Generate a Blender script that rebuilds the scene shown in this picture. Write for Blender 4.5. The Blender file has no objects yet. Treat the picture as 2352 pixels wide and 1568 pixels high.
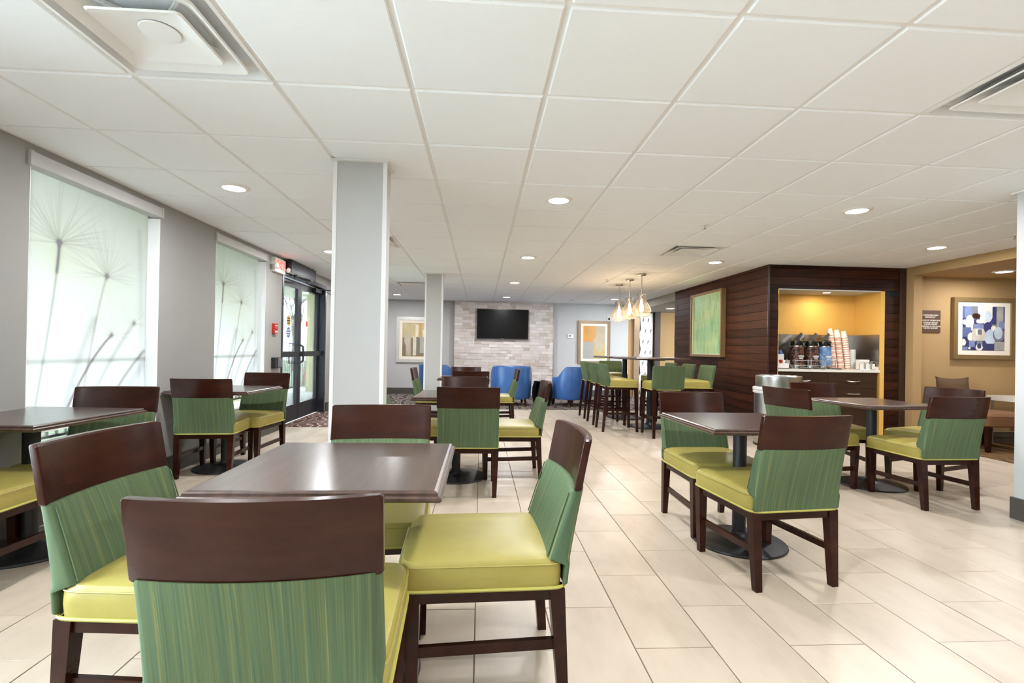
import bpy, bmesh, math, random
import numpy as np
from mathutils import Vector, Matrix, Euler

# ------------------------------------------------------------------ camera, world, exposure
scene = bpy.context.scene
COL = scene.collection
PI = math.pi
CAM_Z, CEIL = 1.125, 2.301
FOC, YAW, PITCH, ROLL, PPY = 1145.51, 0.06239, 0.00518, 0.01766, 796.967

cam_data = bpy.data.cameras.new('camera')
cam_data.sensor_width = 36.0
cam_data.sensor_fit = 'HORIZONTAL'
cam_data.lens = FOC / 2352 * 36.0
cam_data.shift_y = (PPY - 784.0) / 2352
cam_data.clip_start = 0.02
cam_data.clip_end = 200
cam = bpy.data.objects.new('camera', cam_data)
COL.objects.link(cam)
_f = Vector((math.sin(YAW) * math.cos(PITCH), math.cos(YAW) * math.cos(PITCH), math.sin(PITCH)))
_r0 = Vector((math.cos(YAW), -math.sin(YAW), 0)); _u0 = _r0.cross(_f)
_r = math.cos(ROLL) * _r0 + math.sin(ROLL) * _u0
_u = -math.sin(ROLL) * _r0 + math.cos(ROLL) * _u0
cam.matrix_world = Matrix(((_r.x, _u.x, -_f.x, 0), (_r.y, _u.y, -_f.y, 0), (_r.z, _u.z, -_f.z, CAM_Z), (0, 0, 0, 1)))
scene.camera = cam

world = bpy.data.worlds.new('overcast_sky')
scene.world = world
world.use_nodes = True
_bg = world.node_tree.nodes['Background']
_bg.inputs[0].default_value = (0.76, 0.88, 1.0, 1)
SKY = 21.0
_bg.inputs[1].default_value = SKY

vs = scene.view_settings
vs.view_transform = 'Standard'
vs.look = 'None'
vs.gamma = 1.0
vs.use_curve_mapping = False
vs.exposure = 0.62
scene.cycles.caustics_reflective = False
scene.cycles.caustics_refractive = False
scene.cycles.sample_clamp_indirect = 8.0
scene.cycles.max_bounces = 10
scene.cycles.transparent_max_bounces = 12

LAMP_W = 18.5        # each recessed downlight
LAMP_COL = (0.965, 0.975, 1.0)
rnd = random.Random(7)

# ------------------------------------------------------------------ helpers
def lin(c):
    c = c / 255.0
    return c / 12.92 if c <= 0.04045 else ((c + 0.055) / 1.055) ** 2.4
def C(r, g, b):
    return (lin(r), lin(g), lin(b), 1.0)

class NT:
    """small node-tree helper"""
    def __init__(self, name):
        self.m = bpy.data.materials.new(name); self.m.use_nodes = True
        self.t = self.m.node_tree; self.b = self.t.nodes['Principled BSDF']; self.out = self.t.nodes['Material Output']
    def n(self, kind, **kw):
        nd = self.t.nodes.new(kind)
        for k, v in kw.items():
            if k.startswith('i_'):
                key = k[2:]
                key = int(key) if key.isdigit() else key
                nd.inputs[key].default_value = v
            else:
                setattr(nd, k, v)
        return nd
    def l(self, a, b): self.t.links.new(a, b)
    def ramp(self, stops, fac):
        r = self.n('ShaderNodeValToRGB'); e = r.color_ramp.elements
        while len(e) < len(stops): e.new(0.5)
        for el, (p, c) in zip(e, stops): el.position = p; el.color = c
        self.l(fac, r.inputs[0]); return r.outputs[0]
    def coords(self, scale=(1, 1, 1), kind='Object', rot=(0, 0, 0)):
        tc = self.n('ShaderNodeTexCoord'); mp = self.n('ShaderNodeMapping')
        mp.inputs['Scale'].default_value = scale; mp.inputs['Rotation'].default_value = rot
        self.l(tc.outputs[kind], mp.inputs[0]); return mp.outputs[0]
    def noise(self, vec, scale=5, detail=4, rough=.6):
        nd = self.n('ShaderNodeTexNoise'); nd.inputs['Scale'].default_value = scale
        nd.inputs['Detail'].default_value = detail; nd.inputs['Roughness'].default_value = rough
        self.l(vec, nd.inputs['Vector']); return nd.outputs['Fac']
    def bump(self, h, strength=.2, dist=.01):
        bp = self.n('ShaderNodeBump'); bp.inputs['Strength'].default_value = strength; bp.inputs['Distance'].default_value = dist
        self.l(h, bp.inputs['Height']); self.l(bp.outputs[0], self.b.inputs['Normal'])
    def set(self, base=None, rough=None, metal=None, spec=None, coat=None):
        if base is not None: self.b.inputs['Base Color'].default_value = base
        if rough is not None: self.b.inputs['Roughness'].default_value = rough
        if metal is not None: self.b.inputs['Metallic'].default_value = metal
        if spec is not None: self.b.inputs['Specular IOR Level'].default_value = spec
        if coat is not None: self.b.inputs['Coat Weight'].default_value = coat
        return self

M = {}
def plain(name, c, rough=.5, metal=0, spec=.5, var=.04, nscale=6, bump=0):
    """procedural: base colour with slight mottling"""
    t = NT(name); t.set(rough=rough, metal=metal, spec=spec)
    v = t.noise(t.coords(), nscale, 3)
    a = tuple(max(0, x * (1 - var)) for x in c[:3]) + (1,); b = tuple(min(1, x * (1 + var)) for x in c[:3]) + (1,)
    t.l(t.ramp([(.3, a), (.7, b)], v), t.b.inputs['Base Color'])
    if bump:
        t.bump(t.noise(t.coords(), 220, 3), bump, .002)
    M[name] = t.m; return t.m

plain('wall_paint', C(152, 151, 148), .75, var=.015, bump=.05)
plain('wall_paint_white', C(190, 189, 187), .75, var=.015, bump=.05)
plain('column_paint', C(191, 191, 190), .6, var=.012)
plain('tan_paint', C(172, 140, 95), .75, var=.02, bump=.05)
plain('yellow_paint', C(223, 175, 87), .65, var=.02, bump=.04)
plain('grey_header', C(150, 146, 134), .75, var=.02)
plain('ceiling_tile', C(246, 250, 255), .85, var=.008, nscale=40, bump=.12)
plain('tee_metal', C(236, 235, 233), .5, var=.01)
plain('vent_white', C(238, 239, 239), .4, var=.01)
plain('trim_white', C(238, 239, 240), .4, var=.01)
plain('baseboard_dark', C(74, 70, 64), .5, var=.05)
plain('grout', C(112, 96, 82), .9, var=.1, nscale=60)
plain('black_metal', C(30, 31, 34), .45, var=.1, nscale=80)
plain('dark_void', C(20, 20, 22), .8)
plain('bronze_frame', C(52, 54, 60), .32, .5, var=.05)
plain('steel', C(196, 196, 196), .3, 1.0, var=.03)
plain('brushed_steel', C(176, 172, 166), .25, .95, var=.04)
plain('nickel', C(190, 182, 172), .25, 1.0)
plain('plastic_white', C(236, 235, 230), .4, var=.01)
plain('plastic_black', C(16, 15, 15), .3)
plain('paper_white', C(242, 236, 226), .7, var=.02)
plain('bag_plastic', C(206, 206, 206), .35, var=.08, nscale=25)
plain('red_plastic', C(190, 48, 38), .4, var=.04)
plain('blue_sticker', C(90, 116, 176), .4)
plain('yellow_sticker', C(232, 190, 52), .4)
plain('sign_brown', C(86, 62, 44), .5, var=.04)
plain('champagne_frame', C(139, 115, 78), .38, .35, var=.1, nscale=30)
plain('silver_frame', C(206, 204, 198), .35, .3, var=.06, nscale=30)
plain('bronze_light_frame', C(158, 136, 112), .35, .4, var=.1, nscale=30)
plain('mat_board', C(238, 228, 212), .8, var=.01)
plain('counter_top', C(226, 220, 208), .25, var=.03, nscale=60)
plain('brown_fabric', C(80, 57, 34), .9, var=.12, nscale=90, bump=.2)
plain('tan_fabric', C(116, 80, 49), .9, var=.1, nscale=90, bump=.2)
plain('piping_yellow', C(169, 162, 78), .5, var=.03)
plain('glossy_black', C(22, 22, 24), .08, var=.1)
plain('bounce_concrete', C(226, 226, 226), .9, var=.08, nscale=4)
plain('lawn', C(122, 130, 104), .95, var=.2, nscale=30)
plain('stucco_cream', C(226, 216, 180), .85, var=.03, nscale=20, bump=.1)
plain('stucco_white', C(232, 230, 224), .85, var=.03)
plain('bark', C(118, 104, 98), .9, var=.2, nscale=30)
plain('leaf_green', C(128, 150, 104), .7, var=.3, nscale=12)
plain('flower_pink', C(214, 96, 132), .6, var=.2, nscale=20)
plain('bead_white', C(226, 226, 224), .35, var=.02)
plain('shade_display_grey', C(120, 118, 116), .5)
plain('coffee_lid', C(34, 32, 26), .25, var=.1)
plain('cup_white', C(250, 242, 228), .55, var=.04)
plain('cup_orange', C(206, 120, 70), .55, var=.08)
plain('marble_white', C(214, 206, 192), .3, var=.05)

def wood(name, dark, mid, light, rough=.28, axis=(1, 1, 1), scale=3.0, coat=.3, var=0.0, spec=.5):
    t = NT(name); t.set(rough=rough, coat=coat, spec=spec); t.b.inputs['Coat Roughness'].default_value = .18
    co = t.coords(axis)
    n1 = t.noise(co, scale, 6, .62); n2 = t.noise(co, scale * 5, 3, .6)
    mx = t.n('ShaderNodeMath', operation='MULTIPLY_ADD'); t.l(n2, mx.inputs[0]); mx.inputs[1].default_value = .35; t.l(n1, mx.inputs[2])
    src = mx.outputs[0]
    if var:
        oi = t.n('ShaderNodeObjectInfo'); m2 = t.n('ShaderNodeMath', operation='MULTIPLY_ADD')
        t.l(oi.outputs['Random'], m2.inputs[0]); m2.inputs[1].default_value = var; t.l(src, m2.inputs[2])
        m3 = t.n('ShaderNodeMath', operation='SUBTRACT'); t.l(m2.outputs[0], m3.inputs[0]); m3.inputs[1].default_value = var * .5; src = m3.outputs[0]
    t.l(t.ramp([(.42, dark), (.66, mid), (.95, light)], src), t.b.inputs['Base Color'])
    M[name] = t.m; return t.m
wood('chair_wood', C(32, 13, 7), C(48, 22, 14), C(63, 33, 22), .22, (.8, 2.5, 3), 1.4, coat=.0, spec=.22)
wood('table_wood', C(48, 33, 27), C(66, 47, 39), C(86, 62, 52), .28, (10, .8, .8), 3.0, coat=.4)
wood('plank_wood', C(22, 9, 5), C(51, 25, 13), C(80, 42, 23), .5, (.7, .7, 5), 1.6, coat=.0, var=.22, spec=.15)
wood('cabinet_wood', C(34, 20, 11), C(48, 30, 18), C(62, 41, 25), .35, (1, 1, 6), 2.0)
wood('dark_panel', C(38, 22, 17), C(52, 31, 24), C(62, 40, 30), .4, (4, 4, 1), 2.0)

# green woven chair fabric: fine vertical streaks
t = NT('green_fabric'); t.set(rough=.75, spec=.25)
co = t.coords((330, 2, 3.0)); st = t.noise(co, 1.0, 1.2, .5)
co2 = t.coords((110, 1, 1.0)); st2 = t.noise(co2, 1.0, 1.5, .5)
r1 = t.ramp([(.25, C(57, 77, 59)), (.5, C(81, 101, 73)), (.64, C(99, 111, 72)), (.80, C(148, 142, 85))], st)
r2 = t.ramp([(.3, C(73, 98, 77)), (.7, C(94, 103, 64))], st2)
mx = t.n('ShaderNodeMix', data_type='RGBA'); mx.inputs[0].default_value = .45
t.l(r1, mx.inputs[6]); t.l(r2, mx.inputs[7]); t.l(mx.outputs[2], t.b.inputs['Base Color']); t.bump(st, .15, .001)
M['green_fabric'] = t.m
# yellow-green vinyl
t = NT('lime_vinyl'); t.set(rough=.42, spec=.4)
v = t.noise(t.coords(), 5, 4); t.l(t.ramp([(.3, C(152, 139, 68)), (.7, C(162, 149, 79))], v), t.b.inputs['Base Color'])
t.bump(t.noise(t.coords(), 11, 2), .12, .02)
M['lime_vinyl'] = t.m
# blue leather
t = NT('blue_leather'); t.set(rough=.33, spec=.5)
v = t.noise(t.coords(), 4, 4); t.l(t.ramp([(.3, C(48, 88, 150)), (.7, C(66, 110, 174))], v), t.b.inputs['Base Color'])
t.bump(t.noise(t.coords(), 160, 3), .08, .002)
M['blue_leather'] = t.m
# floor tile
t = NT('floor_tile'); t.set(rough=.36, spec=.45)
oi = t.n('ShaderNodeObjectInfo')
add = t.n('ShaderNodeVectorMath', operation='MULTIPLY_ADD'); t.l(t.coords((1, 1, 1), 'Object'), add.inputs[0]); add.inputs[1].default_value = (1, .35, 1)
cmb = t.n('ShaderNodeCombineXYZ'); mm = t.n('ShaderNodeMath', operation='MULTIPLY'); t.l(oi.outputs['Random'], mm.inputs[0]); mm.inputs[1].default_value = 40.0
t.l(mm.outputs[0], cmb.inputs[0]); t.l(mm.outputs[0], cmb.inputs[1]); t.l(cmb.outputs[0], add.inputs[2])
v = t.noise(add.outputs[0], 5, 6, .62)
t.l(t.ramp([(.28, C(178, 163, 145)), (.5, C(193, 178, 160)), (.74, C(203, 189, 172))], v), t.b.inputs['Base Color'])
M['floor_tile'] = t.m
# carpets
def carpet(name, base, mid, line, sc=3.4):
    t = NT(name); t.set(rough=.98, spec=.1)
    co = t.coords((1, 1, 1))
    wv = t.n('ShaderNodeTexWave', wave_type='BANDS'); wv.inputs['Scale'].default_value = sc; wv.inputs['Distortion'].default_value = 9
    wv.inputs['Detail'].default_value = 1.5; wv.inputs['Detail Scale'].default_value = 1.4; t.l(co, wv.inputs['Vector'])
    nz = t.noise(co, 90, 2)
    c1 = t.ramp([(.0, base), (.38, base), (.42, line), (.58, line), (.62, mid), (1, mid)], wv.outputs['Fac'])
    mx = t.n('ShaderNodeMix', data_type='RGBA', blend_type='MULTIPLY'); mx.inputs[0].default_value = .5
    t.l(c1, mx.inputs[6]); t.l(t.ramp([(.2, (.5, .5, .5, 1)), (.8, (1, 1, 1, 1))], nz), mx.inputs[7])
    t.l(mx.outputs[2], t.b.inputs['Base Color']); t.bump(nz, .4, .004)
    M[name] = t.m
carpet('carpet_entry', C(92, 66, 58), C(112, 86, 76), C(206, 194, 188), 1.5)
carpet('carpet_lounge', C(118, 108, 100), C(88, 78, 72), C(178, 170, 162), 1.5)
carpet('carpet_alcove', C(120, 92, 62), C(96, 72, 50), C(142, 114, 80), 2.0)
# travertine bricks
t = NT('travertine'); t.set(rough=.7)
oi = t.n('ShaderNodeObjectInfo'); gm = t.n('ShaderNodeNewGeometry')
v = t.noise(t.coords((3, 3, 12), 'Object'), 3, 5)
m2 = t.n('ShaderNodeMath', operation='MULTIPLY_ADD'); m2.inputs[1].default_value = .3; t.l(v, m2.inputs[0])
sm = t.n('ShaderNodeMath', operation='ADD'); t.l(oi.outputs['Random'], sm.inputs[0]); t.l(gm.outputs['Random Per Island'], sm.inputs[1])
fc = t.n('ShaderNodeMath', operation='FRACT'); t.l(sm.outputs[0], fc.inputs[0])
wn = t.n('ShaderNodeMath', operation='MULTIPLY'); wn.inputs[1].default_value = .85; t.l(fc.outputs[0], wn.inputs[0]); t.l(wn.outputs[0], m2.inputs[2])
t.l(t.ramp([(.10, C(178, 162, 147)), (.25, C(195, 183, 172)), (.5, C(205, 196, 188)), (.75, C(209, 198, 192)), (.98, C(221, 215, 210))], m2.outputs[0]), t.b.inputs['Base Color'])
t.bump(t.noise(t.coords(), 40, 4), .3, .004)
M['travertine'] = t.m
# thin glass: mostly transparent with fresnel reflection
def glass(name, tint=(1, 1, 1, 1), refl=.9):
    t = NT(name); t.t.nodes.remove(t.b)
    tr = t.n('ShaderNodeBsdfTransparent'); tr.inputs[0].default_value = tint
    gl = t.n('ShaderNodeBsdfGlossy'); gl.inputs['Roughness'].default_value = .02
    fr = t.n('ShaderNodeFresnel'); fr.inputs[0].default_value = 1.45
    mu = t.n('ShaderNodeMath', operation='MULTIPLY'); mu.inputs[1].default_value = refl; t.l(fr.outputs[0], mu.inputs[0])
    mx = t.n('ShaderNodeMixShader'); t.l(mu.outputs[0], mx.inputs[0]); t.l(tr.outputs[0], mx.inputs[1]); t.l(gl.outputs[0], mx.inputs[2])
    t.l(mx.outputs[0], t.out.inputs[0]); M[name] = t.m
glass('window_glass', (.93, .96, .95, 1))
glass('amber_glass', (1.0, .97, .93, 1), .7)
_g = M['amber_glass'].node_tree
_ml = _g.nodes.new('ShaderNodeMixShader'); _tr = _g.nodes.new('ShaderNodeBsdfTranslucent'); _tr.inputs[0].default_value = (1, .93, .84, 1)
_src = _g.nodes['Material Output'].inputs[0].links[0].from_socket
_ml.inputs[0].default_value = .05; _g.links.new(_src, _ml.inputs[1]); _g.links.new(_tr.outputs[0], _ml.inputs[2]); _g.links.new(_ml.outputs[0], _g.nodes['Material Output'].inputs[0])
# print materials read a colour attribute
def attr_mat(name, rough=.5, coat=0):
    t = NT(name); t.set(rough=rough, coat=coat); a = t.n('ShaderNodeAttribute', attribute_name='print'); t.l(a.outputs['Color'], t.b.inputs['Base Color']); M[name] = t.m
attr_mat('art_print', .35, .4)
attr_mat('label_print', .4)
# roller shade: translucent printed mesh
t = NT('shade_fabric'); t.t.nodes.remove(t.b)
a = t.n('ShaderNodeAttribute', attribute_name='print')
dim = t.n('ShaderNodeMix', data_type='RGBA', blend_type='MULTIPLY'); dim.inputs[0].default_value = 1.0; dim.inputs[7].default_value = (.265, .255, .262, 1); t.l(a.outputs['Color'], dim.inputs[6])
tl = t.n('ShaderNodeBsdfTranslucent'); t.l(dim.outputs[2], tl.inputs[0])
df = t.n('ShaderNodeBsdfDiffuse'); t.l(a.outputs['Color'], df.inputs[0])
tp = t.n('ShaderNodeBsdfTransparent'); t.l(a.outputs['Color'], tp.inputs[0])
m1 = t.n('ShaderNodeMixShader'); m1.inputs[0].default_value = .15; t.l(tl.outputs[0], m1.inputs[1]); t.l(df.outputs[0], m1.inputs[2])
m2 = t.n('ShaderNodeMixShader'); m2.inputs[0].default_value = .013; t.l(m1.outputs[0], m2.inputs[1]); t.l(tp.outputs[0], m2.inputs[2])
t.l(m2.outputs[0], t.out.inputs[0]); M['shade_fabric'] = t.m
def emit(name, col, s):
    t = NT(name); t.b.inputs['Base Color'].default_value = col; t.b.inputs['Emission Color'].default_value = col; t.b.inputs['Emission Strength'].default_value = s; M[name] = t.m
emit('lamp_glow', (1, .93, .84, 1), 9)
emit('bulb_glow', (1, .78, .5, 1), 7)
emit('exit_red', (1, .10, .07, 1), 1.6)
emit('screen_glass', (.004, .004, .004, 1), 0)
M['screen_glass'].node_tree.nodes['Principled BSDF'].inputs['Roughness'].default_value = .3; M['screen_glass'].node_tree.nodes['Principled BSDF'].inputs['Specular IOR Level'].default_value = .15

# mesh building -----------------------------------------------------------
class B:
    def __init__(self): self.bm = bmesh.new()
    def box(self, lo, hi, mat=None):
        x0, y0, z0 = lo; x1, y1, z1 = hi
        v = [self.bm.verts.new(p) for p in ((x0,y0,z0),(x1,y0,z0),(x1,y1,z0),(x0,y1,z0),(x0,y0,z1),(x1,y0,z1),(x1,y1,z1),(x0,y1,z1))]
        if mat is not None:
            for q in v: q.co = mat @ q.co
        for f in ((0,3,2,1),(4,5,6,7),(0,1,5,4),(1,2,6,5),(2,3,7,6),(3,0,4,7)): self.bm.faces.new([v[i] for i in f])
        return self
    def hexa(self, pts):
        """8 corner points: bottom ring then top ring"""
        v = [self.bm.verts.new(p) for p in pts]
        for f in ((0,3,2,1),(4,5,6,7),(0,1,5,4),(1,2,6,5),(2,3,7,6),(3,0,4,7)): self.bm.faces.new([v[i] for i in f])
        return self
    def loops(self, rings, cap0=True, cap1=True, closed=True):
        vr = [[self.bm.verts.new(p) for p in r] for r in rings]; n = len(vr[0])
        for a, b in zip(vr, vr[1:]):
            for i in range(n if closed else n - 1):
                j = (i + 1) % n; self.bm.faces.new((a[i], a[j], b[j], b[i]))
        if cap0: self.bm.faces.new(list(reversed(vr[0])))
        if cap1: self.bm.faces.new(vr[-1])
        return self
    def lathe(self, prof, n=32, c=(0, 0, 0), cap0=True, cap1=True):
        return self.loops([[(c[0] + r * math.cos(2*PI*i/n), c[1] + r * math.sin(2*PI*i/n), c[2] + z) for i in range(n)] for r, z in prof], cap0, cap1)
    def tube(self, pts, r, n=8, closed=False, cap=True):
        pts = [Vector(p) for p in pts]; k = len(pts); rings = []
        rr = r if isinstance(r, (list, tuple)) else [r] * k
        up = Vector((0, 0, 1)); prev = None
        for i, p in enumerate(pts):
            if closed: d = pts[(i + 1) % k] - pts[i - 1]
            else: d = pts[min(i + 1, k - 1)] - pts[max(i - 1, 0)]
            d.normalize()
            if prev is None:
                a = d.cross(up)
                if a.length < 1e-3: a = d.cross(Vector((1, 0, 0)))
            else:
                a = prev - d * prev.dot(d)
                if a.length < 1e-4: a = d.cross(up)
            a.normalize(); b = d.cross(a); prev = a
            rings.append([p + rr[i] * (math.cos(2*PI*j/n) * a + math.sin(2*PI*j/n) * b) for j in range(n)])
        if closed:
            rings.append(rings[0]); return self.loops(rings, False, False)
        return self.loops(rings, cap, cap)
    def prism(self, poly, axis, a, b):
        """extrude 2-D polygon along axis from a to b; poly in the other two axes (cyclic order kept)"""
        def p3(u, v, w):
            return {'x': (w, u, v), 'y': (u, w, v), 'z': (u, v, w)}[axis]
        return self.loops([[p3(u, v, a) for u, v in poly], [p3(u, v, b) for u, v in poly]])
    def face(self, pts): self.bm.faces.new([self.bm.verts.new(p) for p in pts]); return self
    def bevel(self, w, seg=2):
        es = [e for e in self.bm.edges if len(e.link_faces) == 2 and e.calc_face_angle(0) > .6]
        bmesh.ops.bevel(self.bm, geom=es, offset=w, segments=seg, affect='EDGES', profile=.5, clamp_overlap=True); return self
    def me(self, name, smooth=True, angle=.6):
        bm = self.bm
        bmesh.ops.recalc_face_normals(bm, faces=bm.faces)
        if smooth:
            for f in bm.faces: f.smooth = True
            for e in bm.edges:
                if len(e.link_faces) == 2 and e.calc_face_angle(0) > angle: e.smooth = False
        m = bpy.data.meshes.new(name); bm.to_mesh(m); bm.free(); return m

def obj(name, me, mat, parent=None, loc=(0, 0, 0), rot=(0, 0, 0), label=None):
    o = bpy.data.objects.new(name, me)
    if isinstance(mat, str): mat = M[mat]
    if not me.materials: me.materials.append(mat)
    COL.objects.link(o); o.location = loc; o.rotation_euler = rot
    if parent is not None: o.parent = parent
    if label: o['label'] = label
    return o
def tag(o, label, cat, group=None, kind=None):
    o['label'] = label; o['category'] = cat
    if group: o['group'] = group
    if kind: o['kind'] = kind
    return o
def thing(name, label, cat, loc=(0, 0, 0), rz=0, group=None):
    o = bpy.data.objects.new(name, None); COL.objects.link(o); o.location = loc; o.rotation_euler = (0, 0, rz)
    o.empty_display_size = .1
    return tag(o, label, cat, group)
def struct(name, me, mat, label=None):
    o = obj(name, me, mat); o['kind'] = 'structure'
    if label: o['label'] = label
    return o
def boxme(lo, hi, bev=0, seg=2, name='box'):
    b = B().box(lo, hi)
    if bev: b.bevel(bev, seg)
    return b.me(name)
def copy_tree(o, parent=None):
    c = o.copy(); COL.objects.link(c); c.parent = parent
    for ch in list(o.children): copy_tree(ch, c)
    return c
def text_me(s, size, extrude=.002, spacing=1.0):
    cu = bpy.data.curves.new('lettering', 'FONT'); cu.body = s; cu.size = size; cu.extrude = extrude; cu.align_x = 'CENTER'; cu.align_y = 'CENTER'; cu.resolution_u = 2
    cu.space_character = spacing
    to = bpy.data.objects.new('lettering_tmp', cu); COL.objects.link(to)
    dg = bpy.context.evaluated_depsgraph_get(); me = bpy.data.meshes.new_from_object(to.evaluated_get(dg))
    bpy.data.objects.remove(to); bpy.data.curves.remove(cu); return me
def sp(v, e): return math.copysign(abs(v) ** e, v)
def sring(hx, hy, z, e=.25, n=40, cx=0, cy=0):
    return [(cx + hx * sp(math.cos(2*PI*i/n), e), cy + hy * sp(math.sin(2*PI*i/n), e), z) for i in range(n)]
def paint(name, w, h, nx, ny, func, plane='xz'):
    """flat printed sheet, grid with a colour attribute; func(u,v) arrays in 0..1 -> (...,3) linear"""
    u, v = np.meshgrid(np.linspace(0, 1, nx + 1), np.linspace(0, 1, ny + 1))
    col = func(u, v)
    x = (u - .5) * w; z = (v - .5) * h
    co = np.stack([x, np.zeros_like(x), z], -1) if plane == 'xz' else np.stack([np.zeros_like(x), x, z], -1)
    i = np.arange((nx + 1) * (ny + 1)).reshape(ny + 1, nx + 1)
    q = np.stack([i[:-1, :-1], i[:-1, 1:], i[1:, 1:], i[1:, :-1]], -1).reshape(-1, 4)
    me = bpy.data.meshes.new(name)
    me.vertices.add(co.size // 3); me.vertices.foreach_set('co', co.ravel())
    me.loops.add(q.size); me.loops.foreach_set('vertex_index', q.ravel().astype(np.int32))
    me.polygons.add(len(q)); me.polygons.foreach_set('loop_start', np.arange(0, q.size, 4, dtype=np.int32))
    me.update(calc_edges=True)
    at = me.color_attributes.new('print', 'FLOAT_COLOR', 'POINT')
    at.data.foreach_set('color', np.concatenate([col, np.ones(col.shape[:2] + (1,))], -1).astype(np.float32).ravel())
    return me
def rgb(r, g, b): return np.array([lin(r), lin(g), lin(b)])

# ------------------------------------------------------------------ the setting
XL, XR, YB, Y0 = -2.68, 5.64, 12.352, -3.2      # left wall, right header plane, back wall, wall behind camera
WT = .16
W1, W2 = (3.12, 4.32), (5.20, 6.37)             # windows along the left wall
W0, W00 = (-.20, 1.70), (-2.6, -.7)             # unseen windows added beside and behind the camera for more daylight
SILL, HEAD = .42, 2.25
DR, DH = (6.88, 8.79), 2.16                     # entrance door opening

# left wall from pieces round the openings
b = B()
ys = [Y0, W00[0], W00[1], W0[0], W0[1], W1[0], W1[1], W2[0], W2[1], DR[0], DR[1], YB]
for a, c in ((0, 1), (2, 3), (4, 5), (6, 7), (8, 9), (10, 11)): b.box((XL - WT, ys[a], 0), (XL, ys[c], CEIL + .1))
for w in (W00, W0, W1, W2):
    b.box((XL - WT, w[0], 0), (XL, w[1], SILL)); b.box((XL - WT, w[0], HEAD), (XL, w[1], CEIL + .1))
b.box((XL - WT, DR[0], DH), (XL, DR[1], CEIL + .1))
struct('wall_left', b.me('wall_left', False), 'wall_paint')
struct('wall_back', boxme((XL - WT, YB, 0), (3.70, YB + .15, CEIL + .1)), 'wall_paint_white')
struct('wall_behind', boxme((XL - WT, Y0 - .15, 0), (8.3, Y0, CEIL + .1)), 'wall_paint')
struct('wall_right', boxme((8.15, Y0, 0), (8.3, 6.4, CEIL + .1)), 'tan_paint')
struct('wall_alcove', boxme((5.645, 6.30, 0), (8.3, 6.42, CEIL + .1)), 'tan_paint')
# soffit over the alcove with its face along x = 5.64, short return jamb
b = B().box((XR, Y0, 2.19), (8.15, 6.30, CEIL + .1)); struct('trim_1', b.me('soffit', False), 'tan_paint', 'tan dropped soffit over the alcove')
struct('trim_2', boxme((XR, 6.18, 0), (XR + .12, 6.30, 2.19)), 'tan_paint', 'narrow tan jamb beside the plank box')
# corridor beyond the plank box
struct('wall_corridor', boxme((3.70, YB, 0), (8.0, YB + .15, CEIL + .1)), 'tan_paint')
struct('wall_corridor_end', boxme((7.9, 9.3, 0), (8.0, YB, CEIL + .1)), 'tan_paint')
struct('trim_3', boxme((3.74, 9.42, 2.13), (8.0, YB, CEIL + .1)), 'grey_header', 'grey header over the corridor opening')
# floor slab (grout) and outside of frame
struct_floor = struct('floor', boxme((XL - .02, Y0, -.12), (8.2, YB, -.003)), 'grout')
# ceiling slab
struct_ceil = struct('ceiling', boxme((XL - WT, Y0, CEIL + .05), (8.2, YB + .1, CEIL + .15)), 'ceiling_tile')

# ceiling tiles and tees
GX, GY, GW = -.3318, 1.6801, .6096
VENTS = {(-2, 0), (4, 0), (4, 6), (-2, 6), (-2, 12)}
tile_cache = {}
def ctile(w, d):
    k = (round(w, 3), round(d, 3))
    if k not in tile_cache:
        b = B(); e = .006
        b.loops([[(-w/2, -d/2, .018), (w/2, -d/2, .018), (w/2, d/2, .018), (-w/2, d/2, .018)],
                 [(-w/2, -d/2, .004), (w/2, -d/2, .004), (w/2, d/2, .004), (-w/2, d/2, .004)],
                 [(-w/2 + e, -d/2 + e, 0), (w/2 - e, -d/2 + e, 0), (w/2 - e, d/2 - e, 0), (-w/2 + e, d/2 - e, 0)]])
        tile_cache[k] = b.me('ceiling_tile', False)
    return tile_cache[k]
for i in range(-4, 10):
    for j in range(-3, 18):
        if (i, j) in VENTS: continue
        x0, x1 = max(GX + i * GW, XL), min(GX + (i + 1) * GW, XR)
        y0, y1 = max(GY + j * GW, -.2), min(GY + (j + 1) * GW, YB)
        if x1 - x0 < .03 or y1 - y0 < .03: continue
        if x0 > 3.6 and y0 > 6.2: continue
        g = .011
        o = obj('ceiling_tile', ctile(x1 - x0 - 2 * g, y1 - y0 - 2 * g), 'ceiling_tile', struct_ceil, ((x0 + x1) / 2, (y0 + y1) / 2, CEIL))
# one tile by the pillar sits slightly open
tee_y = boxme((-.012, -.3, .0), (.012, YB, .01), name='runner'); tee_x = boxme((XL, -.012, .0), (XR, .012, .01), name='cross')
for i in range(-3, 10): obj('grid_runner', tee_y, 'tee_metal', struct_ceil, (GX + i * GW, 0, CEIL + .008))
for j in range(-2, 18): obj('grid_crossbar', tee_x, 'tee_metal', struct_ceil, (0, GY + j * GW, CEIL + .0085))
obj('wall_angle', boxme((XL, Y0, CEIL - .004), (XL + .018, YB, CEIL + .012)), 'tee_metal', struct_ceil)

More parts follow.
